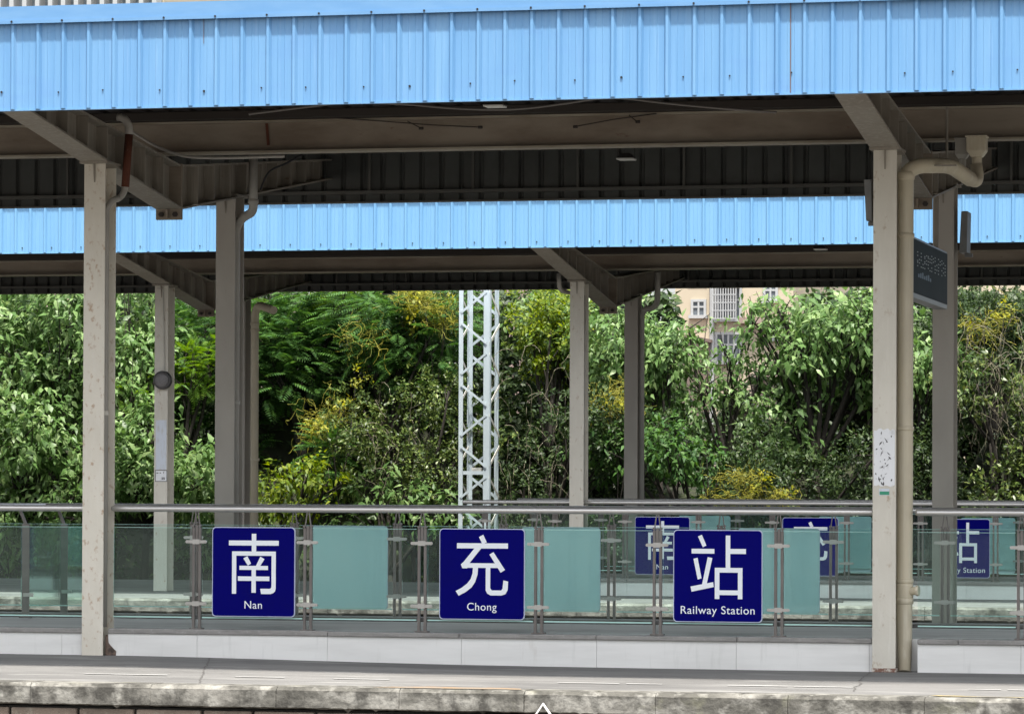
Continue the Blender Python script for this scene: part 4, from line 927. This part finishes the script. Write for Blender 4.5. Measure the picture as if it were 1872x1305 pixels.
tree('leafy_shrub', base(715, 62.6), rb(650, 810, 850, 960, 62.8, 6, .5, 13), 'mulberry', 'low drooping broad leaved shrub left of the mast foot', 'broad', .75, .15)
tree('creeper_shrub', base(760, 63.4), rb(640, 860, 690, 960, 63.6, 9, .72, 14), 'small', 'dark creeper covered shrub close to the left of the mast', 'small', .8, .075)
tree('leafy_tree', base(985, 64.5), rb(915, 1045, 560, 720, 65, 6, .72, 15), 'yellowgreen', 'yellow green small leaved tree right of the mast top', 'small', .75, .10)
tree('broadleaf_tree', base(1010, 66), rb(960, 1180, 535, 660, 66, 6, .75, 16), 'mulberry', 'broad leaved tree behind the slim columns at the centre', 'broad', .9, .14)
tree('creeper_shrub', base(970, 63.4), rb(905, 1140, 720, 1010, 63.7, 11, .75, 17), 'dark', 'dark creeper mass right of the lattice mast', 'small', .9, .075)
tree('broadleaf_tree', base(1200, 64.5), rb(1080, 1260, 570, 700, 65, 6, .7, 18)+rb(1180, 1300, 620, 780, 64.8, 5, .6, 19), 'mulberry', 'many stemmed broad leaved tree behind the grey slim column', 'broad', .85, .14, stems=4, trunk_r=.06)
tree('broadleaf_tree', base(1490, 64.5), rb(1450, 1610, 535, 700, 65, 9, .72, 20)+rb(1370, 1470, 700, 860, 64.6, 5, .6, 21)+[(1420, 560, 65, .45, .4, .3), (1390, 600, 65, .35, .4, .25)], 'mulberry', 'large broad leaved tree left of the right cream column', 'broad', 1.0, .165, trunk_r=.11)
tree('leafy_tree', base(1330, 65), [(1330, 640, 65, .55, .5, .4), (1290, 700, 65, .6, .5, .4), (1350, 730, 65, .5, .5, .35), (1380, 560, 65.3, .35, .4, .2), (1260, 600, 65, .5, .5, .4), (1440, 760, 65, .4, .5, .35), (1400, 660, 65.1, .4, .4, .35), (1330, 690, 65.3, .6, .5, .4)], 'mulberry', 'light green tree before the cream apartment building', 'broad', .6, .13)
tree('creeper_shrub', base(1500, 63.4), rb(1230, 1620, 800, 1010, 63.6, 13, .75, 22), 'dark', 'dark creeper mass left of the right cream column', 'small', .85, .08)
tree('leafy_shrub', base(1300, 63), rb(1100, 1320, 800, 960, 63.2, 7, .62, 23), 'fern', 'deep green shrub below the many stemmed tree', 'broad', .8, .13)
tree('leafy_tree', base(1680, 64.5), rb(1660, 1720, 580, 700, 64.5, 3, .6, 24), 'mulberry', 'broad leaved branches between the pipe and shaded rear column', 'broad', 1., .16)
tree('creeper_tree', base(1820, 64.5), rb(1740, 1930, 570, 740, 65, 9, .85, 25), 'dark', 'tall dark creeper covered tree at the far right', 'small', .9, .08)
tree('leafy_tree', base(1810, 63.4), rb(1765, 1930, 690, 960, 63.6, 11, .62, 26), 'small', 'glossy small leaved tree at the far right below the creepers', 'small', .8, .10)
tree('creeper_shrub', base(1690, 63.8), rb(1650, 1760, 740, 980, 64, 6, .7, 27), 'dark', 'dark shrub seen between the cream pipe and rear column', 'small', .9, .08)
for i, (px, Y, sd0) in enumerate(((120, 66.5, 41), (420, 67, 42), (620, 67.5, 43), (860, 67.5, 44), (1090, 67, 45), (1760, 67.5, 47), (1600, 67.5, 48))):
    lab_ = ['dense tree behind the far left foliage', 'dense dark tree behind the left grey column', 'dense tree behind the feathery trees', 'dense dark tree directly behind the mast', 'dense dark tree behind the two slim centre columns', 'dense dark tree behind the shaded right column', 'dense dark tree behind the right cream column'][i]
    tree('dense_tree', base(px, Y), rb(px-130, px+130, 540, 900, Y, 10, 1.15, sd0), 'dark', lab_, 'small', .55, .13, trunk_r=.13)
tree('yellow_shrub', base(790, 64.2), [(775, 555, 64.2, .38, .4, .28), (815, 580, 64.3, .28, .3, .3), (745, 590, 64.3, .25, .3, .2)], 'gold', 'golden yellow leaves at the treetop left of the mast', 'small', .5, .09, trunk_r=.02)
tree('yellow_shrub', base(605, 63.6), [(590, 770, 63.6, .3, .3, .2), (630, 750, 63.7, .3, .3, .25), (650, 690, 63.9, .2, .3, .2)], 'gold', 'golden yellow leaves among the shrubs left of centre', 'small', .38, .08, trunk_r=.02)
tree('yellow_shrub', base(1120, 63.4), [(1110, 740, 63.4, .25, .3, .2), (1145, 755, 63.5, .2, .3, .15)], 'gold', 'golden yellow leaves between the two slim centre columns', 'small', .4, .08, trunk_r=.02)
tree('yellow_shrub', base(1380, 62.9), [(1345, 893, 62.9, .25, .3, .14), (1400, 885, 62.8, .28, .3, .18), (1435, 900, 62.9, .2, .3, .1)], 'gold', 'low golden yellow shrub above the railing left of the right column', 'small', .45, .08, trunk_r=.02)
tree('yellow_shrub', base(1805, 64.0), [(1800, 590, 64.1, .3, .3, .2), (1835, 570, 64.2, .2, .3, .15)], 'gold', 'dull golden leaves high in the dark tree at far right', 'small', .3, .08, trunk_r=.02)
# undergrowth that nobody could count
n = 26000
xs_ = rng.uniform(-34, 4, n); q = rng.random(n); ys_ = 60.9+q*5.5
zs_ = np.array([bank_h(a, c) for a, c in zip(xs_, ys_)])+rng.random(n)*.35
P = np.stack([xs_, ys_, zs_], 1); D = rng.normal(size=(n, 3)); D[:, 1] -= .8; D[:, 2] += .1; N = rng.normal(size=(n, 3))*.4; N[:, 2] += 1; N[:, 1] -= .6
l = rng.uniform(.06, .15, n); V, T = leaf_arrays(P, D, unit(N), l, l*.6, .2)
tag(mesh_np('undergrowth', V, T, LG['dark']), 'dark low undergrowth covering the bank', None, kind='stuff')
n = 2200; xs_ = rng.uniform(-34, 4, n); ys_ = rng.uniform(60.4, 61.5, n)
V0 = []; T0 = []
P = np.stack([xs_, ys_, np.array([bank_h(a, c) for a, c in zip(xs_, ys_)])], 1); D = rng.normal(size=(n, 3))*.35; D[:, 2] += 1
N = rng.normal(size=(n, 3)); l = rng.uniform(.15, .5, n)+.9
V, T = leaf_arrays(P, D, unit(N), l, l*.05, .3)
tag(mesh_np('grass', V, T, LG['mulberry']), 'tall grass at the foot of the bank', None, kind='stuff')

def strands(name, px0, px1, py0, py1, Y, n, Lr, r, m, label, cat='climbing plant', hang=0):
    """a tangle of thin curling strands draped over the leaves"""
    Vs, Ts = [], []; o = 0; cl = [(rng.uniform(px0, px1), rng.uniform(py0, py1)) for _ in range(7)]
    for _ in range(n):
        cc = cl[int(rng.integers(7))]
        c = at(*((rng.uniform(px0, px1), rng.uniform(py0, py1)) if hang else (cc[0]+rng.normal()*(px1-px0)*.16, cc[1]+rng.normal()*(py1-py0)*.14)), Y+rng.uniform(-.3, .55)); p = np.array(c); d = unit(rng.normal(size=3)*np.array([1, .6, .8])); k = int(Lr/.045*rng.uniform(.5, 1.3))
        ring = []
        for i in range(k):
            ring.append(p.copy()); d = unit(d+rng.normal(size=3)*(.22 if hang else .42)+np.array([0, 0, -.22 if hang else -.07])); p = p+d*.045
        ring = np.array(ring)
        if len(ring) < 3: continue
        up = np.array([0, 0, r]); sd2 = np.array([r, 0, 0]); ad = np.array([0, -r, 0])
        tri = np.stack([ring+up, ring-up*.5+sd2, ring-up*.5-sd2*.6+ad], 1).reshape(-1, 3)
        Vs.append(tri)
        for i in range(len(ring)-1):
            for j in range(3):
                a = o+i*3+j; c_ = o+i*3+(j+1) % 3; Ts.append((a, c_, c_+3)); Ts.append((a, c_+3, a+3))
        o += len(tri)
    ob = mesh_np(name, np.concatenate(Vs), np.array(Ts), m)
    return tag(ob, label, cat, 'yellow and dry climbers over the trees')
D_ = M['dodder']
strands('dodder_vine', 560, 650, 725, 810, 64.3, 170, .6, .004, D_, 'yellow stringy vine over the shrubs left of centre')
strands('dodder_vine', 735, 835, 530, 600, 64.3, 600, .35, .0045, D_, 'bright yellow stringy vine at the treetop left of the mast')
strands('dodder_vine', 1090, 1160, 705, 775, 63.8, 240, .5, .004, D_, 'yellow stringy vine between the two slim centre columns')
strands('dodder_vine', 1310, 1450, 868, 915, 63.0, 620, .3, .0045, D_, 'bright yellow stringy vine low down above the railing')
strands('dodder_vine', 1770, 1845, 565, 620, 64.5, 170, .5, .004, D_, 'dull yellow stringy vine on the dark tree at far right')
strands('dodder_vine', 620, 700, 590, 660, 64.0, 110, .5, .004, D_, 'sparse yellow vine in the feathery tree')
strands('dry_vine', 900, 1050, 640, 880, 62.9, 26, 1.3, .004, M['vine'], 'dry brown vines hanging right of the mast', hang=1)
strands('dry_vine', 640, 840, 700, 880, 62.9, 24, 1.2, .004, M['vine'], 'dry brown vines hanging left of the mast', hang=1)
strands('dry_vine', 1750, 1880, 560, 760, 63.0, 60, 1.4, .004, M['vine'], 'dry brown vines hanging on the far right tree', hang=1)
# the wooded slope behind the named trees
n = 70000
px_ = rng.uniform(-60, 1960, n); py_ = rng.uniform(535, 1050, n)
keep = ~((px_ > 1235) & (px_ < 1470) & (py_ < 745+30*np.sin(px_*.05))) & ~((px_ > 60) & (px_ < 150) & (py_ < 560))
px_, py_ = px_[keep], py_[keep]; n = len(px_)
Yt = rng.uniform(68.6, 69.8, n)
P = np.array([tuple(at(a, b_, y_)) for a, b_, y_ in zip(px_, py_, Yt)])
D = rng.normal(size=(n, 3)); D[:, 1] -= .5; D[:, 2] -= .3; N = rng.normal(size=(n, 3))*.5; N[:, 2] += .7; N[:, 1] -= .6
l = rng.uniform(.12, .26, n); V, T = leaf_arrays(P, D, unit(N), l, l*.55, .25)
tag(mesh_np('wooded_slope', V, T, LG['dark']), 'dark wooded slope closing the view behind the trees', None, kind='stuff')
print('objects', len(C.objects))
